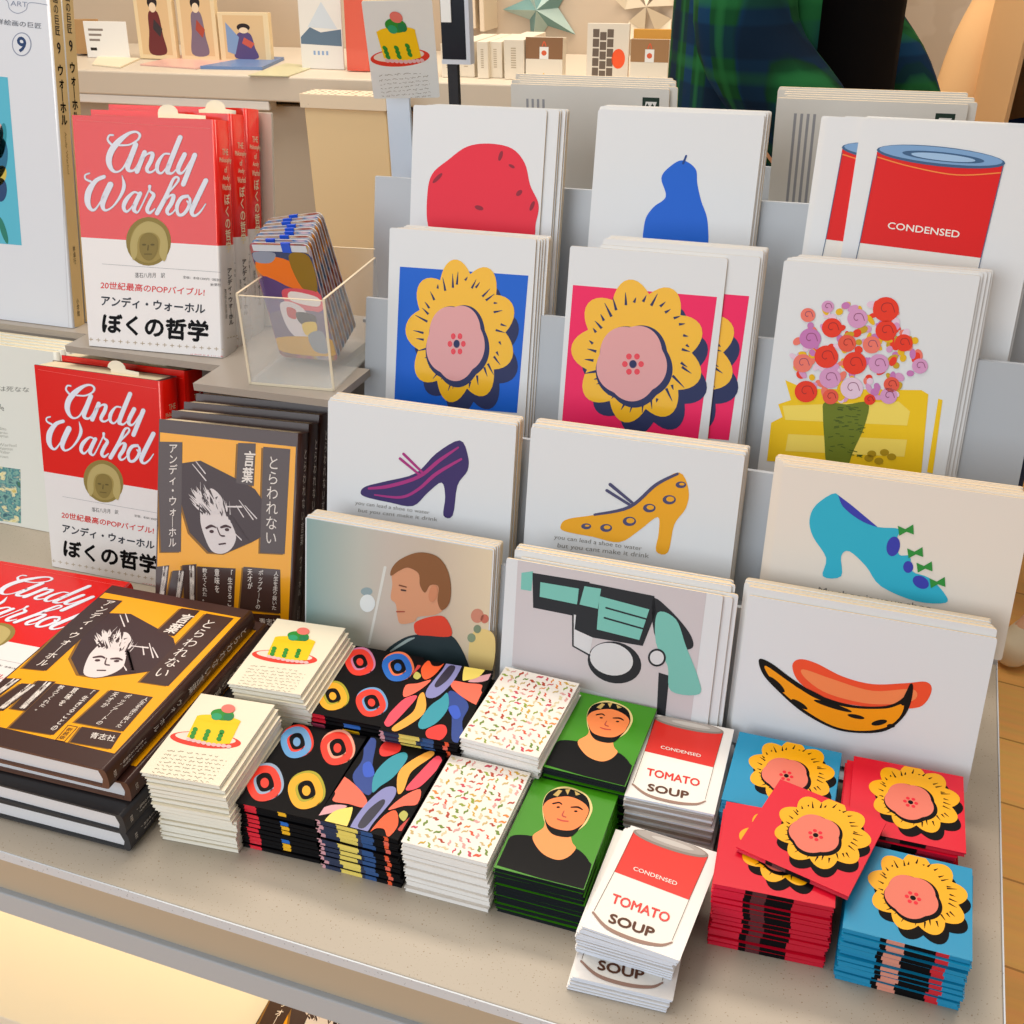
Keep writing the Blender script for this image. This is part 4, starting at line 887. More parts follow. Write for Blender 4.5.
for i in range(9):
    o = empty('card_sleeve', (0, 0, 0))
    o.location = (-.2760-.0002*i, .3240+.0048*i, .1985+.0008*i); o.rotation_euler = (.13-.008*i, -.07-.014*i, -.06)
    tag(o, ('front plastic picture sleeve with orange and purple print in the clear holder' if i == 0 else '%s plastic picture sleeve from the front in the clear holder' % ORD[i]), 'card sleeve', 'plastic sleeves in the clear holder')
    if i == 0:
        a = Art(lambda x, y: (x*.055, (1-y)*.097))
        for q, c in (([(.05, .08), (.95, .08), (.95, .42), (.05, .2)], '#30436a'), ([(.1, .12), (.6, .14), (.7, .3), (.9, .36), (.9, .42), (.1, .28)], '#e8721c'), ([(.05, .08), (.4, .08), (.3, .16), (.05, .16)], '#8a94a8'), ([(.62, .1), (.95, .1), (.95, .38), (.7, .36)], '#8a6a1c'),
                     ([(.05, .28), (.7, .42), (.95, .42), (.95, .62), (.05, .62)], '#58407c'), ([(.4, .38), (.95, .4), (.95, .55), (.5, .6), (.35, .5)], '#dc5464'), ([(.5, .4), (.92, .44), (.88, .52), (.46, .48)], '#ece4e0'), ([(.05, .6), (.95, .58), (.95, .84), (.05, .84)], '#6a5a78'),
                     ([(.25, .52), (.5, .5), (.68, .6), (.6, .84), (.3, .76)], '#e2d8dc'), ([(.36, .54), (.5, .56), (.46, .64), (.34, .62)], '#c42c34'), ([(.5, .58), (.8, .6), (.74, .7), (.52, .68)], '#2f2a34'), ([(.55, .68), (.78, .66), (.74, .76), (.56, .78)], '#e8c028'), ([(.05, .82), (.95, .80), (.95, .95), (.08, .95)], '#d8a018'), ([(.6, .78), (.85, .74), (.88, .92), (.64, .92)], '#8a9098')):
            a.poly(closed(q, 5), M(c, .3, .6), 1+.3*len(a.mb.f))
        attach('front_print', clip_mesh(a.mesh('front_print'), .055, .097), o)
    attach('picture', sm_[0 if i == 0 else (1 if i % 2 else 2)], o)
    MB().box(.003, .052, -.0003, -.00005, .0905, .0955, lip).build('header_strip', o)
    x0 = rnd.uniform(.014, .03); MB().box(x0, x0+.008, -.0008, .0012, .0900, .0975, tabm).build('blue_clip', o)
# ------------------------------------------------------------------ room
def wood_floor():
    m = bpy.data.materials.new('pale_wood_planks'); m.use_nodes = True; n, l, b = nodes(m)
    tc = n.new('ShaderNodeTexCoord'); mp = n.new('ShaderNodeMapping'); mp.inputs['Rotation'].default_value = (0, 0, .12)
    br = n.new('ShaderNodeTexBrick'); br.inputs['Color1'].default_value = lin('#f4bc6c'); br.inputs['Color2'].default_value = lin('#eeb060'); br.inputs['Mortar'].default_value = lin('#b88444')
    br.inputs['Scale'].default_value = 1; br.inputs['Brick Width'].default_value = 1.3; br.inputs['Row Height'].default_value = .16; br.inputs['Mortar Size'].default_value = .002
    no = n.new('ShaderNodeTexNoise'); no.inputs['Scale'].default_value = 6; mp2 = n.new('ShaderNodeMapping'); mp2.inputs['Scale'].default_value = (1, 12, 1)
    mx = n.new('ShaderNodeMix'); mx.data_type = 'RGBA'; mx.blend_type = 'MULTIPLY'; mx.inputs['Factor'].default_value = .25
    l.new(tc.outputs['Object'], mp.inputs['Vector']); l.new(mp.outputs['Vector'], br.inputs['Vector']); l.new(mp.outputs['Vector'], mp2.inputs['Vector']); l.new(mp2.outputs['Vector'], no.inputs['Vector'])
    l.new(br.outputs['Color'], mx.inputs['A']); l.new(no.outputs['Color'], mx.inputs['B']); l.new(mx.outputs['Result'], b.inputs['Base Color'])
    b.inputs['Roughness'].default_value = .4; return m
struct(MB().box(-3.5, 3.5, -3, 2.5, FLZ-.05, FLZ, wood_floor()).build('floor'))
WALLM = speckle('plaster_wall', '#cbbba6', '#c4b39d', 14, .5, .8)
struct(MB().box(-3.5, 3.5, 2.5, 2.55, FLZ, 2.3, WALLM).build('wall_back'))
struct(MB().box(-3.55, -3.5, -3, 2.55, FLZ, 2.3, WALLM).build('wall_left'))
struct(MB().box(-3.5, 3.5, 2.484, 2.4999, FLZ, FLZ+.08, M('#d8cfc0', .5)).build('baseboard_back'))
# back shelving unit
SHZ = .229; BGC = M('#cfc4b4', .6)
su = empty('shelving_unit', (-.8, 1.7, FLZ)); tag(su, 'beige back shelving unit carrying small gift items', 'shelf unit')
world_part('shelf_top', MB().box(-2.2, -.11, 1.5, 1.9, SHZ-.045, SHZ, M('#d2c6b4', .5)), su, .003)
world_part('back_panel', MB().box(-2.2, -.11, 1.9, 1.93, FLZ, 1.3, M('#c2b19c', .7)), su)
world_part('light_rail', MB().box(-1.9, -1.0, 1.502, 1.53, SHZ-.062, SHZ-.0455, M('#e9e4dc', .4)), su, .002)
for k in range(4): world_part('cabinet_door', MB().box(-2.2+.515*k, -2.2+.515*k+.508, 1.56, 1.58, FLZ+.02, SHZ-.0625, M('#b9ac98', .6)), su, .002)
world_part('cabinet_side', MB().box(-.13, -.11, 1.581, 1.899, FLZ, SHZ-.0455, BGC), su)
# tall beige display box with a perforated lid
p0, p1 = at_y(302, 90, 1.40), at_y(384, 90, 1.40)
bx = empty('display_box', ((p0.x+p1.x)/2, 1.44, FLZ)); tag(bx, 'tall beige display box with perforated lid in front of the back shelf', 'box')
world_part('box_body', MB().box(p0.x, p1.x, 1.40, 1.448, FLZ, .195, M('#e8cfa2', .6)), bx, .003)
perf = bpy.data.materials.new('perforated_lid'); perf.use_nodes = True; n, l, b = nodes(perf)
tc = n.new('ShaderNodeTexCoord'); vo = n.new('ShaderNodeTexVoronoi'); vo.inputs['Scale'].default_value = 75; vo.inputs['Randomness'].default_value = .1
cr = n.new('ShaderNodeValToRGB'); cr.color_ramp.elements[0].color = lin('#6a543c'); cr.color_ramp.elements[0].position = .32; cr.color_ramp.elements[1].color = lin('#e6d6bc'); cr.color_ramp.elements[1].position = .4
l.new(tc.outputs['Object'], vo.inputs['Vector']); l.new(vo.outputs['Distance'], cr.inputs['Fac']); l.new(cr.outputs['Color'], b.inputs['Base Color'])
world_part('perforated_lid', MB().box(p0.x-.004, p1.x+.004, 1.395, 1.448, .1951, .218, perf), bx)
o = MB().box(at_y(378, 120, 1.45).x, at_y(396, 120, 1.45).x, 1.452, 1.498, FLZ, .16, M('#8a6c4a', .6)).build('gap_shade'); tag(o, 'dark strip for the shaded gap beside the beige display box', 'post')  # shadow in the gap beside the box, built as a dark solid strip
# things standing on the back shelf
def stand(name, label, cat, px0, px1, pyt, y, mat, d=.012, art=None, group=None, tilt=.08, z=SHZ):
    x0 = at_y(px0, 58, y).x; x1 = at_y(px1, 58, y).x; zt = at_y((px0+px1)/2, pyt, y).z
    f = Frame(x0, y, z+.0005, 0, tilt); w_, h_ = x1-x0, (zt-z)/math.cos(tilt)
    o = MB().box(0, w_, 0, d, d*math.tan(tilt), h_, mat).build(name, None, .0008); o.location = f.loc; o.rotation_euler = f.rot
    tag(o, label, cat, group)
    if art:
        a = Art(lambda x, y_: (x*w_, (1-y_)*h_)); art(a); attach('printed_picture', a.mesh('printed_picture'), o)
    return o
def fig(c1, c2, bgc='#d9b98c'):
    def f(a):
        a.rect(.1, .06, .9, .94, M(bgc, .5), 1)
        a.poly(ell(.5, .3, .13, .08), M('#2a2224', .5), 2.5).poly(ell(.5, .36, .09, .06), M('#e6cfb0', .5), 3)
        a.poly(closed([(.38, .42), (.62, .42), (.7, .7), (.74, .92), (.3, .92), (.34, .65)]), M(c1, .5), 2).poly([(.5, .5), (.7, .62), (.62, .72), (.45, .62)], M(c2, .5), 3)
    return f
FRC = M('#e3cda4', .5)
def price(a):
    for k in range(3): a.rect(.1, .2+k*.14, .45-.05*k, .26+k*.14, M('#8a8078', .6), 1)
    a.rect(.1, .72, .25, .8, INK, 1)
stand('price_card', 'small white price card standing at the left of the back shelf', 'card', 88, 130, 22, 1.66, WHITE, .002, price)
stand('picture_box', 'brown box at the far left end of the back shelf', 'box', 74, 88, 20, 1.68, M('#b08a5c', .6), .05)
g = 'framed figure prints on the back shelf'
stand('framed_print', 'tall framed print of a standing figure in a red robe', 'picture', 140, 177, -22, 1.66, FRC, .012, fig('#6a2f30', '#3a3236'), g)
stand('framed_print', 'tall framed print of a figure holding an umbrella, right of the red robed one', 'picture', 182, 219, -22, 1.66, FRC, .012, fig('#7a6a7c', '#a84a3a'), g)
stand('framed_print', 'wide framed print with two figures on the back shelf', 'picture', 221, 271, 13, 1.66, FRC, .012, lambda a: (fig('#5a4a78', '#c85a4a')(a), a.poly([(.15, .2), (.4, .5), (.3, .85), (.15, .8)], M('#7f9ac0', .5), 3)), g)
stand('picture_packet', 'tall pale picture packet with a grey blue mountain shape', 'packet', 301, 343, -15, 1.60, M('#dfdcd6', .4), .004, lambda a: (a.poly([(.02, .62), (.25, .5), (.5, .56), (.98, .52), (.98, .72), (.02, .7)], M('#5f7488', .5), 1), a.poly([(.2, .5), (.55, .2), (.9, .52)], M('#c9d2da', .5), 1.5), [a.rect(.3+.1*k, .78, .35+.1*k, .83, M('#8aa4c8', .5), 1) for k in range(4)]))
stand('wrapped_packet', 'translucent red wrapped packet beside the mountain picture', 'packet', 346, 368, -15, 1.58, acrylic('red_wrap', '#e2604c', .2, .75), .02)
def flat(name, label, cat, q, z, m, group=None, t=.0015):
    P = [at_z(x, y, z) for x, y in q]; mb = MB()
    mb.grid([[(p.x, p.y, SHZ+.0004) for p in P], [(p.x, p.y, z) for p in P]], m, smooth=False)
    return tag(mb.build(name), label, cat, group)
flat('paper_sheet', 'cream paper sheets lying at the left of the back shelf', 'sheet', [(92, 64), (120, 67), (140, 58), (98, 56)], SHZ+.003, M('#e8dcc0', .6))
flat('picture_sheet', 'pink picture sheet lying flat on the back shelf', 'sheet', [(140, 64), (196, 68), (250, 58), (186, 54)], SHZ+.003, M('#e0b4a8', .4, .2), 'flat picture sheets on the back shelf')
flat('picture_sheet', 'blue and cream picture sheet lying flat on the back shelf', 'sheet', [(200, 66), (262, 67), (284, 57), (254, 56)], SHZ+.006, M('#6a86b4', .4, .2), 'flat picture sheets on the back shelf')
flat('picture_sheet', 'pale green sheet lying at the front edge of the back shelf', 'sheet', [(248, 75), (288, 76), (316, 66), (286, 63)], SHZ+.002, M('#cfcaa4', .4, .2), 'flat picture sheets on the back shelf')
for i, (x0, x1, yt) in enumerate(((441, 455, 44), (458, 474, 42), (477, 488, 42), (489, 502, 42), (504, 524, 40))):
    stand('slim_box', '%s slim white box from the left in the row on the back shelf' % ('first', 'second', 'third', 'fourth', 'fifth')[i], 'box', x0, x1, yt, 1.55+.012*(i % 2), M('#e4dac8', .5), .12,
          lambda a: [a.rect(.35, .2+.06*k, .6, .23+.06*k, M('#b8a890', .5), 1) for k in range(9)], 'slim white boxes on the back shelf', 0)
def pack(c1, c2):
    def f(a):
        a.rect(.0, .0, 1, .5, M(c1, .5), 1).rect(.38, .22, .62, .5, WHITE, 2).poly(ell(.5, .36, .07, .06), M('#d8603c', .5), 3)
        a.stroke([(.45, .2, .03), (.5, .1, .03), (.55, .2, .03)], M('#d8603c', .5), 3)
        a.poly([(.36, .86), (.42, .92), (.5, .82), (.58, .92), (.64, .86), (.58, .99), (.42, .99)], M(c2, .5), 3)
    return f
g = 'cream gift packets on the back shelf'
stand('gift_packet', 'cream gift packet with a brown top below the folded star', 'packet', 525, 562, 38, 1.55, M('#e4dac8', .5), .02, pack('#8a6444', '#e8b820'), g)
stand('gift_packet', 'cream gift packet with brown top in an ochre sleeve', 'packet', 630, 668, 40, 1.54, M('#e4dac8', .5), .012, pack('#a07850', '#c8a020'), g)
stand('gift_sleeve', 'ochre sleeve behind the cream gift packet', 'packet', 632, 680, 30, 1.575, M('#c8923c', .5), .02)
def bricks(a):
    for r_ in range(5):
        for c_ in range(3): a.rect(.14+.17*c_, .10+.165*r_+(.05 if c_ == 1 else 0), .29+.17*c_, .24+.165*r_+(.05 if c_ == 1 else 0), M('#6a5c50', .5), 1)
    a.poly(ell(.76, .6, .16, .17), M('#ee5a2c', .5), 1)
stand('picture_packet', 'clear packet with a grey brick grid and an orange disc', 'packet', 586, 628, 24, 1.56, M('#ddd3c2', .4, .2), .006, bricks)
stand('picture_packet', 'cream packet with a blue figure shape beside the plaid jacket', 'packet', 682, 738, 8, 1.56, M('#e2dacb', .5), .010, lambda a: (a.poly(closed([(.42, .1), (.62, .2), (.6, .5), (.45, .75), (.3, .85), (.2, .6), (.3, .35), (.55, .25)]), M('#2a4cc0', .5), 1), a.poly(ell(.4, .6, .05, .03), WHITE, 2), a.poly(ell(.3, .7, .05, .03), WHITE, 2)))
# hanging packets, folded star and paper ornament on the back panel
yb = 1.885
for i in range(5):
    p = at_y(457+i*8.5, 28-(i % 2)*3, yb); t_ = at_y(457+i*8.5, -60, yb)
    tag(MB().box(p.x, p.x+.009, yb-.06, yb+.0149, p.z, t_.z, M('#dccbb2', .5)).build('hanging_packet'), '%s thin packet from the left hanging on the back panel' % ('first', 'second', 'third', 'fourth', 'fifth')[i], 'packet', 'thin packets hanging on the back panel')
c = at_y(537, 10, yb-.02); mb = MB(); R1_, R2_ = .085, .034; pts = []
for k in range(10):
    t = math.pi/2+.35+k*math.pi/5; r_ = R1_ if k % 2 == 0 else R2_; pts.append((c.x+r_*math.cos(t), 1.897, c.z+r_*math.sin(t)))
ap_ = (c.x, 1.86, c.z)
for k in range(10):
    mb.face([pts[k], pts[(k+1) % 10], ap_], M('#6f9492', .5) if k % 2 else M('#a9bfb8', .5))
mb.face(pts, M('#6f9492', .5)); tag(mb.build('folded_star'), 'teal folded paper star fixed to the back panel', 'ornament')
c = at_y(648, 6, yb); mb = MB()
for k in range(5):
    t = k*1.25+.4; mb.face([(c.x, 1.87, c.z), (c.x+.05*math.cos(t-.4), 1.898, c.z+.05*math.sin(t-.4)), (c.x+.075*math.cos(t), 1.88, c.z+.075*math.sin(t)), (c.x+.05*math.cos(t+.4), 1.898, c.z+.05*math.sin(t+.4))], M('#ddd0b8', .6))
tag(mb.build('paper_ornament'), 'cream paper flower ornament fixed to the back panel', 'ornament')
# ------------------------------------------------------------------ opposite card rack, seen from behind
r2 = empty('card_rack', (.03, .6, 0)); tag(r2, 'second card rack facing away, behind the first one', 'rack')
world_part('rack_panel', MB().box(-.24, .30, .500, .503, .0, .285, PANEL), r2); world_part('rack_ledge', MB().box(-.24, .30, .503, .64, .262, .266, PANEL), r2)
world_part('rack_panel', MB().box(-.24, .30, .6401, .643, .0, .30, PANEL), r2)
def logo(px_, n_):
    def f(a, w_, h_):
        a.T = lambda x, y: (x*w_, (1-y)*h_); L1 = w_-.020
        s_ = Art(lambda x, y: (w_-.022+x*.014, h_-.018+y*.011)); s_.mb = a.mb
        s_.rect(0, 0, 1, 1, M('#20352c', .5), 1).poly([(.15, .3), (.3, .6), (.45, .3), (.6, .6), (.75, .3), (.85, .7), (.2, .7)], WHITE, 2)
        b2 = Art(lambda x, y: (x*w_, (1-y)*h_))
        for k in range(n_): b2.rect(.10+k*.035, .10, .115+k*.035, .9, GRAY, 1)
        return b2
    return f
def backs(x, zt, w_, h_, y, n_, what, seed):
    lf_ = logo(0, 4); r5 = random.Random(seed)
    for i in range(n_):
        f = Frame(x+(.006*i if i < 2 else r5.uniform(-.002, .004)), y+.0028*i, zt-h_+.0012*i, 0, -.03)
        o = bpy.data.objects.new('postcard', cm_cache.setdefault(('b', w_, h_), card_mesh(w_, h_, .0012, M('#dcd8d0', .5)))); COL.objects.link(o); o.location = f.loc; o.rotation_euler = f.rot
        tag(o, '%s postcard in the %s, seen from its address side' % (['nearest', 'second', 'third', 'fourth', 'fifth', 'sixth'][i], what), 'postcard', what)
        if i < 2:
            a = Art(); b2 = lf_(a, w_, h_); attach('stamp_mark', a.mesh('stamp_mark'), o); attach('address_lines', b2.mesh('address_lines'), o)
pL = at_y(512, 83, .53); backs(pL.x, pL.z, .136, pL.z-.2665, .53, 6, 'left back to back postcard slot', 1)
pR = at_y(778, 97, .53); backs(pR.x, pR.z, .140, pR.z-.2665, .53, 6, 'right back to back postcard slot', 2)
# ------------------------------------------------------------------ cake card on its clear sign holder
sh_ = empty('sign_holder', (-.226, .4705, 0)); tag(sh_, 'slim pale blue sign holder standing behind the rack, holding up a cake card', 'sign holder')
world_part('upright', MB().box(-.2372, -.2164, .47, .473, .004, .40, M('#c9d6e4', .3, .3)), sh_); world_part('foot', MB().box(-.246, -.206, .455, .489, 0, .0039, M('#c9d6e4', .3, .3)), sh_)
fC = Frame(-.2395, .4525, .3776, .3197, -.3045)
o = bpy.data.objects.new('picture_card', card_mesh(BW, BD, .0008, M('#e3e6e4', .35, .3))); COL.objects.link(o); o.location = fC.loc; o.rotation_euler = fC.rot
tag(o, 'white card with a yellow cake drawing raised above the back of the rack', 'card')
CKU = [fcake.uv(120+x/3.4133, 600+y/3.4133) for x, y in ((0, 0), (400, 0), (0, 400))]
a = Art()
def mapc(x, y):
    u = fcake.uv(120+x/3.4133, 600+y/3.4133); return (u[0]*.98, u[1]*1.02-.003)
a.T = mapc; cake_draw(a); attach('printed_picture', clip_mesh(a.mesh('printed_picture'), BW, BD), o)
# black menu stand behind
p = at_y(434, 62, .60); q_ = at_y(459, 62, .60); t_ = at_y(450, -60, .60)
bs = empty('black_sign', ((p.x+q_.x)/2, .62, 0)); tag(bs, 'black sign board on a stand behind the raised cake card', 'sign')
world_part('board', MB().box(p.x, q_.x, .62, .626, p.z, t_.z, M('#1c1f26', .4, .2)), bs); world_part('rim', MB().box(q_.x, q_.x+.004, .618, .628, p.z-.004, t_.z, M('#c9ccd4', .4)).box(p.x, q_.x, .618, .628, p.z-.004, p.z-.0001, M('#c9ccd4', .4)), bs)
world_part('post', MB().box(p.x+.004, p.x+.014, .621, .627, 0, p.z-.0041, M('#2a2a2e', .5)), bs)
world_part('white_label', MB().box(p.x+.001, p.x+.011, .6185, .6199, at_y(440, 22, .62).z, t_.z, WHITE), bs)
# ------------------------------------------------------------------ people
def skin_obj(name, J, E, mat, parent, sub=2):
    me = bpy.data.meshes.new(name); ks = list(J); me.from_pydata([J[k][0] for k in ks], [(ks.index(a_), ks.index(b_)) for a_, b_ in E], []); me.update()
    o = bpy.data.objects.new(name, me); COL.objects.link(o); sk = o.modifiers.new('skin', 'SKIN')
    for i, k in enumerate(ks):
        r = J[k][1]; me.skin_vertices[0].data[i].radius = r if isinstance(r, tuple) else (r, r); me.skin_vertices[0].data[i].use_root = (i == 0)
    s_ = o.modifiers.new('sub', 'SUBSURF'); s_.levels = sub; s_.render_levels = sub
    bpy.context.view_layer.update(); dg = bpy.context.evaluated_depsgraph_get()
    m2 = bpy.data.meshes.new_from_object(o.evaluated_get(dg)); bpy.data.objects.remove(o)
    m2.materials.clear(); m2.materials.append(mat); m2.name = name
    for p_ in m2.polygons: p_.use_smooth = True
    return attach(name, m2, parent)
def person(loc, yaw, label, skin_, hair, top, trous, shoes, build=1., fore=.95):
    t = empty('person', loc, (0, 0, yaw)); tag(t, label, 'person'); b_ = build
    J = {'pelvis': ((0, 0, .93), (.15*b_, .10)), 'waist': ((0, 0, 1.07), (.125*b_, .09)), 'chest': ((0, 0, 1.28), (.155*b_, .10)), 'upper': ((0, 0, 1.39), (.12, .08)), 'neck': ((0, 0, 1.46), .05), 'jaw': ((0, -.015, 1.53), (.06, .07)), 'head': ((0, -.005, 1.61), (.075, .095)), 'crown': ((0, .01, 1.675), (.05, .065)),
         'nose0': ((0, -.095, 1.595), .016), 'nose': ((0, -.118, 1.575), .011)}
    E = [('pelvis', 'waist'), ('waist', 'chest'), ('chest', 'upper'), ('upper', 'neck'), ('neck', 'jaw'), ('jaw', 'head'), ('head', 'crown'), ('head', 'nose0'), ('nose0', 'nose')]
    for s_, n_ in ((-1, 'l'), (1, 'r')):
        J.update({n_+'sho': ((s_*.16*b_, 0, 1.37), .055), n_+'elb': ((s_*.23*b_, .03, 1.12), .042), n_+'wri': ((s_*.20*b_, -.16, fore+.02), .028), n_+'pal': ((s_*.19*b_, -.225, fore), (.034, .018)),
                  n_+'hip': ((s_*.09, 0, .86), .08), n_+'kne': ((s_*.1, -.01, .48), .055), n_+'ank': ((s_*.1, .02, .09), .038), n_+'toe': ((s_*.11, -.12, .04), .03), n_+'ear': ((s_*.088, .0, 1.59), .014)})
        E += [('upper', n_+'sho'), (n_+'sho', n_+'elb'), (n_+'elb', n_+'wri'), (n_+'wri', n_+'pal'), ('pelvis', n_+'hip'), (n_+'hip', n_+'kne'), (n_+'kne', n_+'ank'), (n_+'ank', n_+'toe'), ('head', n_+'ear')]
        for f_ in range(4):
            x = s_*(.19*b_+.021*(f_-1.5)); L = (.03, .036, .033, .025)[f_]
            J[n_+'f%da' % f_] = ((x, -.265, fore-.004), .009); J[n_+'f%db' % f_] = ((x, -.265-L, fore-.018), .008); J[n_+'f%dc' % f_] = ((x, -.268-L*1.5, fore-.042), .007)
            E += [(n_+'pal', n_+'f%da' % f_), (n_+'f%da' % f_, n_+'f%db' % f_), (n_+'f%db' % f_, n_+'f%dc' % f_)]
        J[n_+'t1'] = ((s_*(.19*b_-.045), -.23, fore-.005), .010); J[n_+'t2'] = ((s_*(.19*b_-.052), -.265, fore-.02), .009); E += [(n_+'pal', n_+'t1'), (n_+'t1', n_+'t2')]
    skin_obj('body', J, E, skin_, t)
    TJ = {'pel': ((0, 0, .95), (.17*b_, .115))}; TE = []
    for s_, n_ in ((-1, 'l'), (1, 'r')):
        TJ.update({n_+'h': ((s_*.095, 0, .84), .098), n_+'k': ((s_*.1, -.01, .48), .074), n_+'a': ((s_*.1, .015, .10), .058)}); TE += [('pel', n_+'h'), (n_+'h', n_+'k'), (n_+'k', n_+'a')]
        skin_obj('shoe', {'h': ((s_*.1, .045, .045), .045), 'm': ((s_*.105, -.06, .042), .042), 't': ((s_*.112, -.16, .034), .034)}, [('h', 'm'), ('m', 't')], shoes, t)
        for q_ in (0,):
            e_ = MB(); cx_, cy_, cz_ = s_*.030, -.090, 1.612
            e_.grid([[(cx_+.011*math.sin(v)*math.cos(u), cy_+.011*math.sin(v)*math.sin(u), cz_+.009*math.cos(v)) for u in (k_*math.pi/4 for k_ in range(8))] for v in (.3, .9, 1.57, 2.2, 2.8)], BLK); e_.build('eye', t)
    skin_obj('trousers', TJ, TE, trous, t)
    m_ = MB(); m_.grid([[(-.024+.012*k_, -.099+.003*abs(k_-2), 1.546+z_) for k_ in range(5)] for z_ in (-.005, .005)], M('#a8604f', .5), cap=False, close=False); m_.build('mouth', t)
    skin_obj('hair', {'a': ((0, .03, 1.64), (.082, .085)), 'b': ((0, .055, 1.56), (.078, .055)), 'c': ((0, .0, 1.69), (.07, .075))}, [('a', 'b'), ('a', 'c')], hair, t)
    SJ = {'hem': ((0, 0, .90), (.18*b_, .125)), 'w': ((0, 0, 1.07), (.15*b_, .115)), 'c': ((0, 0, 1.28), (.175*b_, .125)), 'u': ((0, 0, 1.395), (.13, .085)), 'n': ((0, 0, 1.45), .06)}
    SE = [('hem', 'w'), ('w', 'c'), ('c', 'u'), ('u', 'n')]
    for s_, n_ in ((-1, 'l'), (1, 'r')):
        SJ.update({n_+'s': ((s_*.165*b_, 0, 1.375), .062), n_+'e': ((s_*.20*b_, .01, 1.25), .05)}); SE += [('u', n_+'s'), (n_+'s', n_+'e')]
    skin_obj('sweater', SJ, SE, top, t)
    return t
def coat(t, mat, z0, b_, open_, flare, fore, lapel=None, rsl=.066):
    m_ = MB(); rings = []
    for k in range(13):
        z = z0+(1.44-z0)*k/12; q_ = k/12
        wx = (.215+flare*(1-q_)-.0*q_)*b_ if z < 1.34 else (.215-.9*(z-1.34))*b_; wy = .165+flare*.7*(1-q_) if z < 1.34 else .165-.75*(z-1.34)
        rings.append([(wx*math.sin(a_)*(1+.02*math.sin(9*a_+q_*3)), -wy*math.cos(a_)*(1+.02*math.sin(7*a_+q_)), z) for a_ in (open_+(2*math.pi-2*open_)*j/40 for j in range(41))])
    inner = [[(x*.965, y*.965, z) for x, y, z in r_] for r_ in rings]
    m_.grid(rings, mat, cap=False, close=False); m_.grid([r_[::-1] for r_ in inner], mat, cap=False, close=False)
    for r_, s_ in ((rings[0], inner[0]), (rings[-1], inner[-1])): m_.grid([r_, s_], mat, cap=False, close=False)
    for j in (0, 40): m_.grid([[r_[j] for r_ in rings], [r_[j] for r_ in inner]], mat, cap=False, close=False)
    m_.build('coat', t)
    for s_ in (-1, 1):
        skin_obj('sleeve', {'s': ((s_*.175*b_, 0, 1.36), rsl+.006), 'm': ((s_*.225*b_, .015, 1.24), rsl+.002), 'e': ((s_*.25*b_, .03, 1.11), rsl), 'f': ((s_*.232*b_, -.06, 1.04), rsl-.004), 'w': ((s_*.21*b_, -.14, fore+.035), rsl-.012)}, [('s', 'm'), ('m', 'e'), ('e', 'f'), ('f', 'w')], mat, t)
pl = bpy.data.materials.new('green_blue_plaid'); pl.use_nodes = True; n, l, b = nodes(pl)
tc = n.new('ShaderNodeTexCoord'); sx = n.new('ShaderNodeSeparateXYZ'); l.new(tc.outputs['Object'], sx.inputs[0])
ad = n.new('ShaderNodeMath'); ad.operation = 'ADD'; l.new(sx.outputs['X'], ad.inputs[0]); l.new(sx.outputs['Y'], ad.inputs[1])
def band(src, freq, ph, thr):
    m1 = n.new('ShaderNodeMath'); m1.operation = 'MULTIPLY_ADD'; m1.inputs[1].default_value = freq; m1.inputs[2].default_value = ph; l.new(src, m1.inputs[0])
    m2 = n.new('ShaderNodeMath'); m2.operation = 'SINE'; l.new(m1.outputs[0], m2.inputs[0])
    mr = n.new('ShaderNodeMapRange'); mr.inputs['From Min'].default_value = thr-.15; mr.inputs['From Max'].default_value = thr+.15; l.new(m2.outputs[0], mr.inputs['Value']); return mr.outputs[0]
def mixc(fac, a_, c_, amt=1.):
    mx = n.new('ShaderNodeMix'); mx.data_type = 'RGBA'; l.new(a_, mx.inputs['A']); mx.inputs['B'].default_value = lin(c_)
    mm = n.new('ShaderNodeMath'); mm.operation = 'MULTIPLY'; mm.inputs[1].default_value = amt; l.new(fac, mm.inputs[0]); l.new(mm.outputs[0], mx.inputs['Factor']); return mx.outputs['Result']
rg = n.new('ShaderNodeRGB'); rg.outputs[0].default_value = lin('#0e4424')
c_ = mixc(band(ad.outputs[0], 85, .5, .2), rg.outputs[0], '#0c3264', .75); c_ = mixc(band(sx.outputs['Z'], 80, 0, .2), c_, '#08233f', .7)
c_ = mixc(band(ad.outputs[0], 85, 3.4, .9), c_, '#236a38', .7); c_ = mixc(band(sx.outputs['Z'], 80, 3.0, .9), c_, '#236a38', .7)
c_ = mixc(band(ad.outputs[0], 42, 1, .7), c_, '#050d12', .6); l.new(c_, b.inputs['Base Color']); b.inputs['Roughness'].default_value = .9; b.inputs['Specular IOR Level'].default_value = .15
DARK = M('#0b0b0d', .85); SK = M('#d8a888', .6)
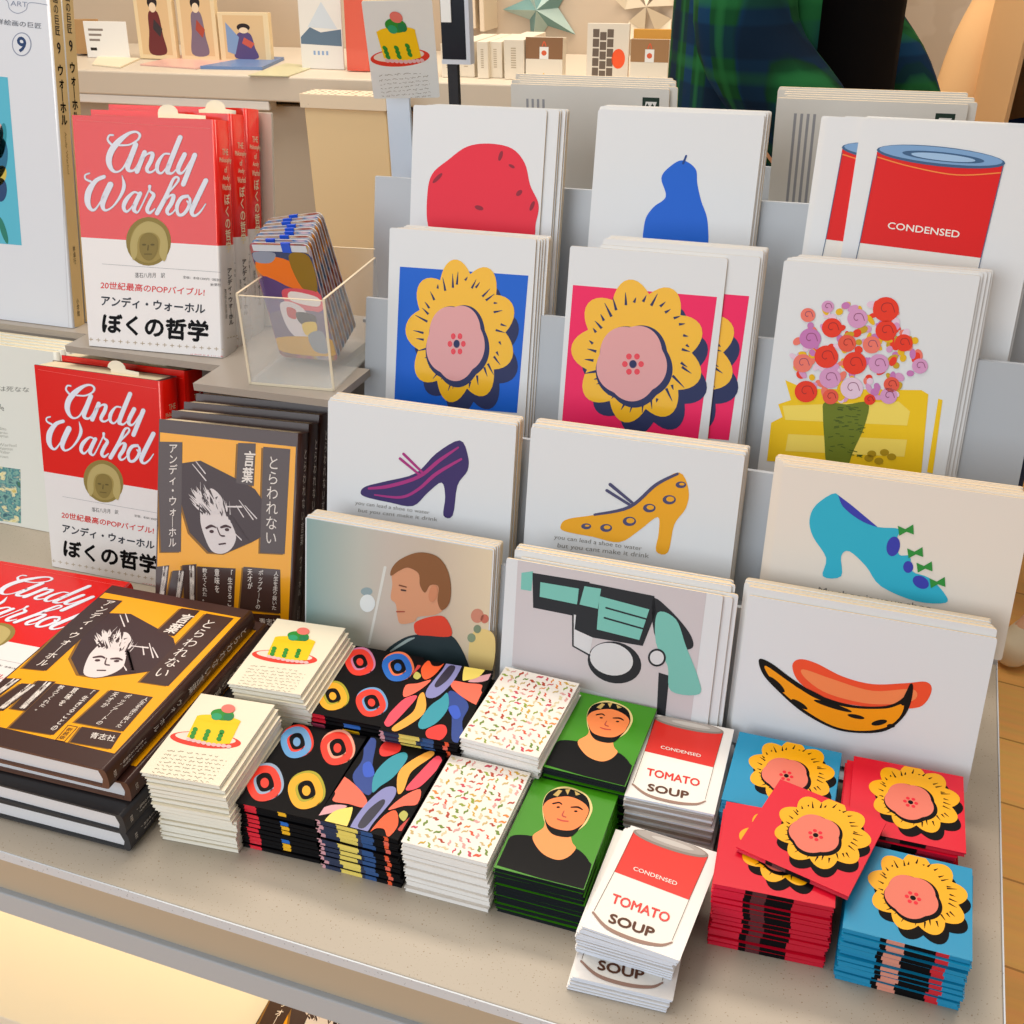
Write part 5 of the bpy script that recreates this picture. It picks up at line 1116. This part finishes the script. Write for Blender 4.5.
t1 = person((.022, 1.20, FLZ), math.radians(80), 'person in a dark green and blue plaid jacket over black, standing behind the racks', SK, M('#1c1614', .7), DARK, M('#101014', .9), M('#22201f', .6), 1.0, .84)
coat(t1, pl, .80, .88, 1.2, .03, .84)
CO = M('#e4b884', .85)
t2 = person((.465, 1.62, FLZ), math.radians(-40), 'person in a beige coat over black, with blue trousers, at the right edge', SK, M('#2a1c16', .7), DARK, M('#23406e', .8), M('#d9cbb0', .5), 1.0, .84)
coat(t2, CO, .62, 1.0, .34, .06, .84)
# book on the lower lit shelf
pz = at_z(268, 1016, -.283)
make_book(Frame(pz.x, pz.y-.10, -.280, .05, math.pi/2), BWD, BH, BT, B_cover, PAGES, B_front, B_spine, 'brown and yellow book lying on the lit lower shelf under the table')
# ------------------------------------------------------------------ light
w = bpy.data.worlds.new('room_light'); bpy.context.scene.world = w; w.use_nodes = True
w.node_tree.nodes['Background'].inputs['Color'].default_value = (1, .95, .90, 1); w.node_tree.nodes['Background'].inputs['Strength'].default_value = .34
def area(name, loc, target, size, power, color):
    l = bpy.data.lights.new(name, 'AREA'); l.shape = 'RECTANGLE'; l.size, l.size_y = size; l.energy = power; l.color = color
    o = bpy.data.objects.new(name, l); COL.objects.link(o); o.location = loc
    o.rotation_euler = (Vector(target)-Vector(loc)).to_track_quat('-Z', 'Y').to_euler(); return o
area('window_daylight', (-1.2, -2.6, 1.1), (0, .3, .1), (2.6, 2.0), 52, (.88, .94, 1))
area('overhead_light', (-.5, .35, 1.95), (-.1, .25, 0), (1.0, .7), 20, (1, .91, .80))
area('overhead_light', (-.3, 1.35, 1.9), (-.3, 1.7, 0), (2.4, .5), 38, (1, .86, .70))  # added overhead fill that brightens the back shelf and the beige coat
area('shelf_light', (-.45, .3, -.08), (-.45, .2, -.3), (1.1, .05), 2.2, (1, .78, .45))
vs = bpy.context.scene.view_settings
vs.view_transform = 'Standard'; vs.look = 'None'; vs.exposure = 0.08; vs.gamma = 1; vs.use_curve_mapping = False
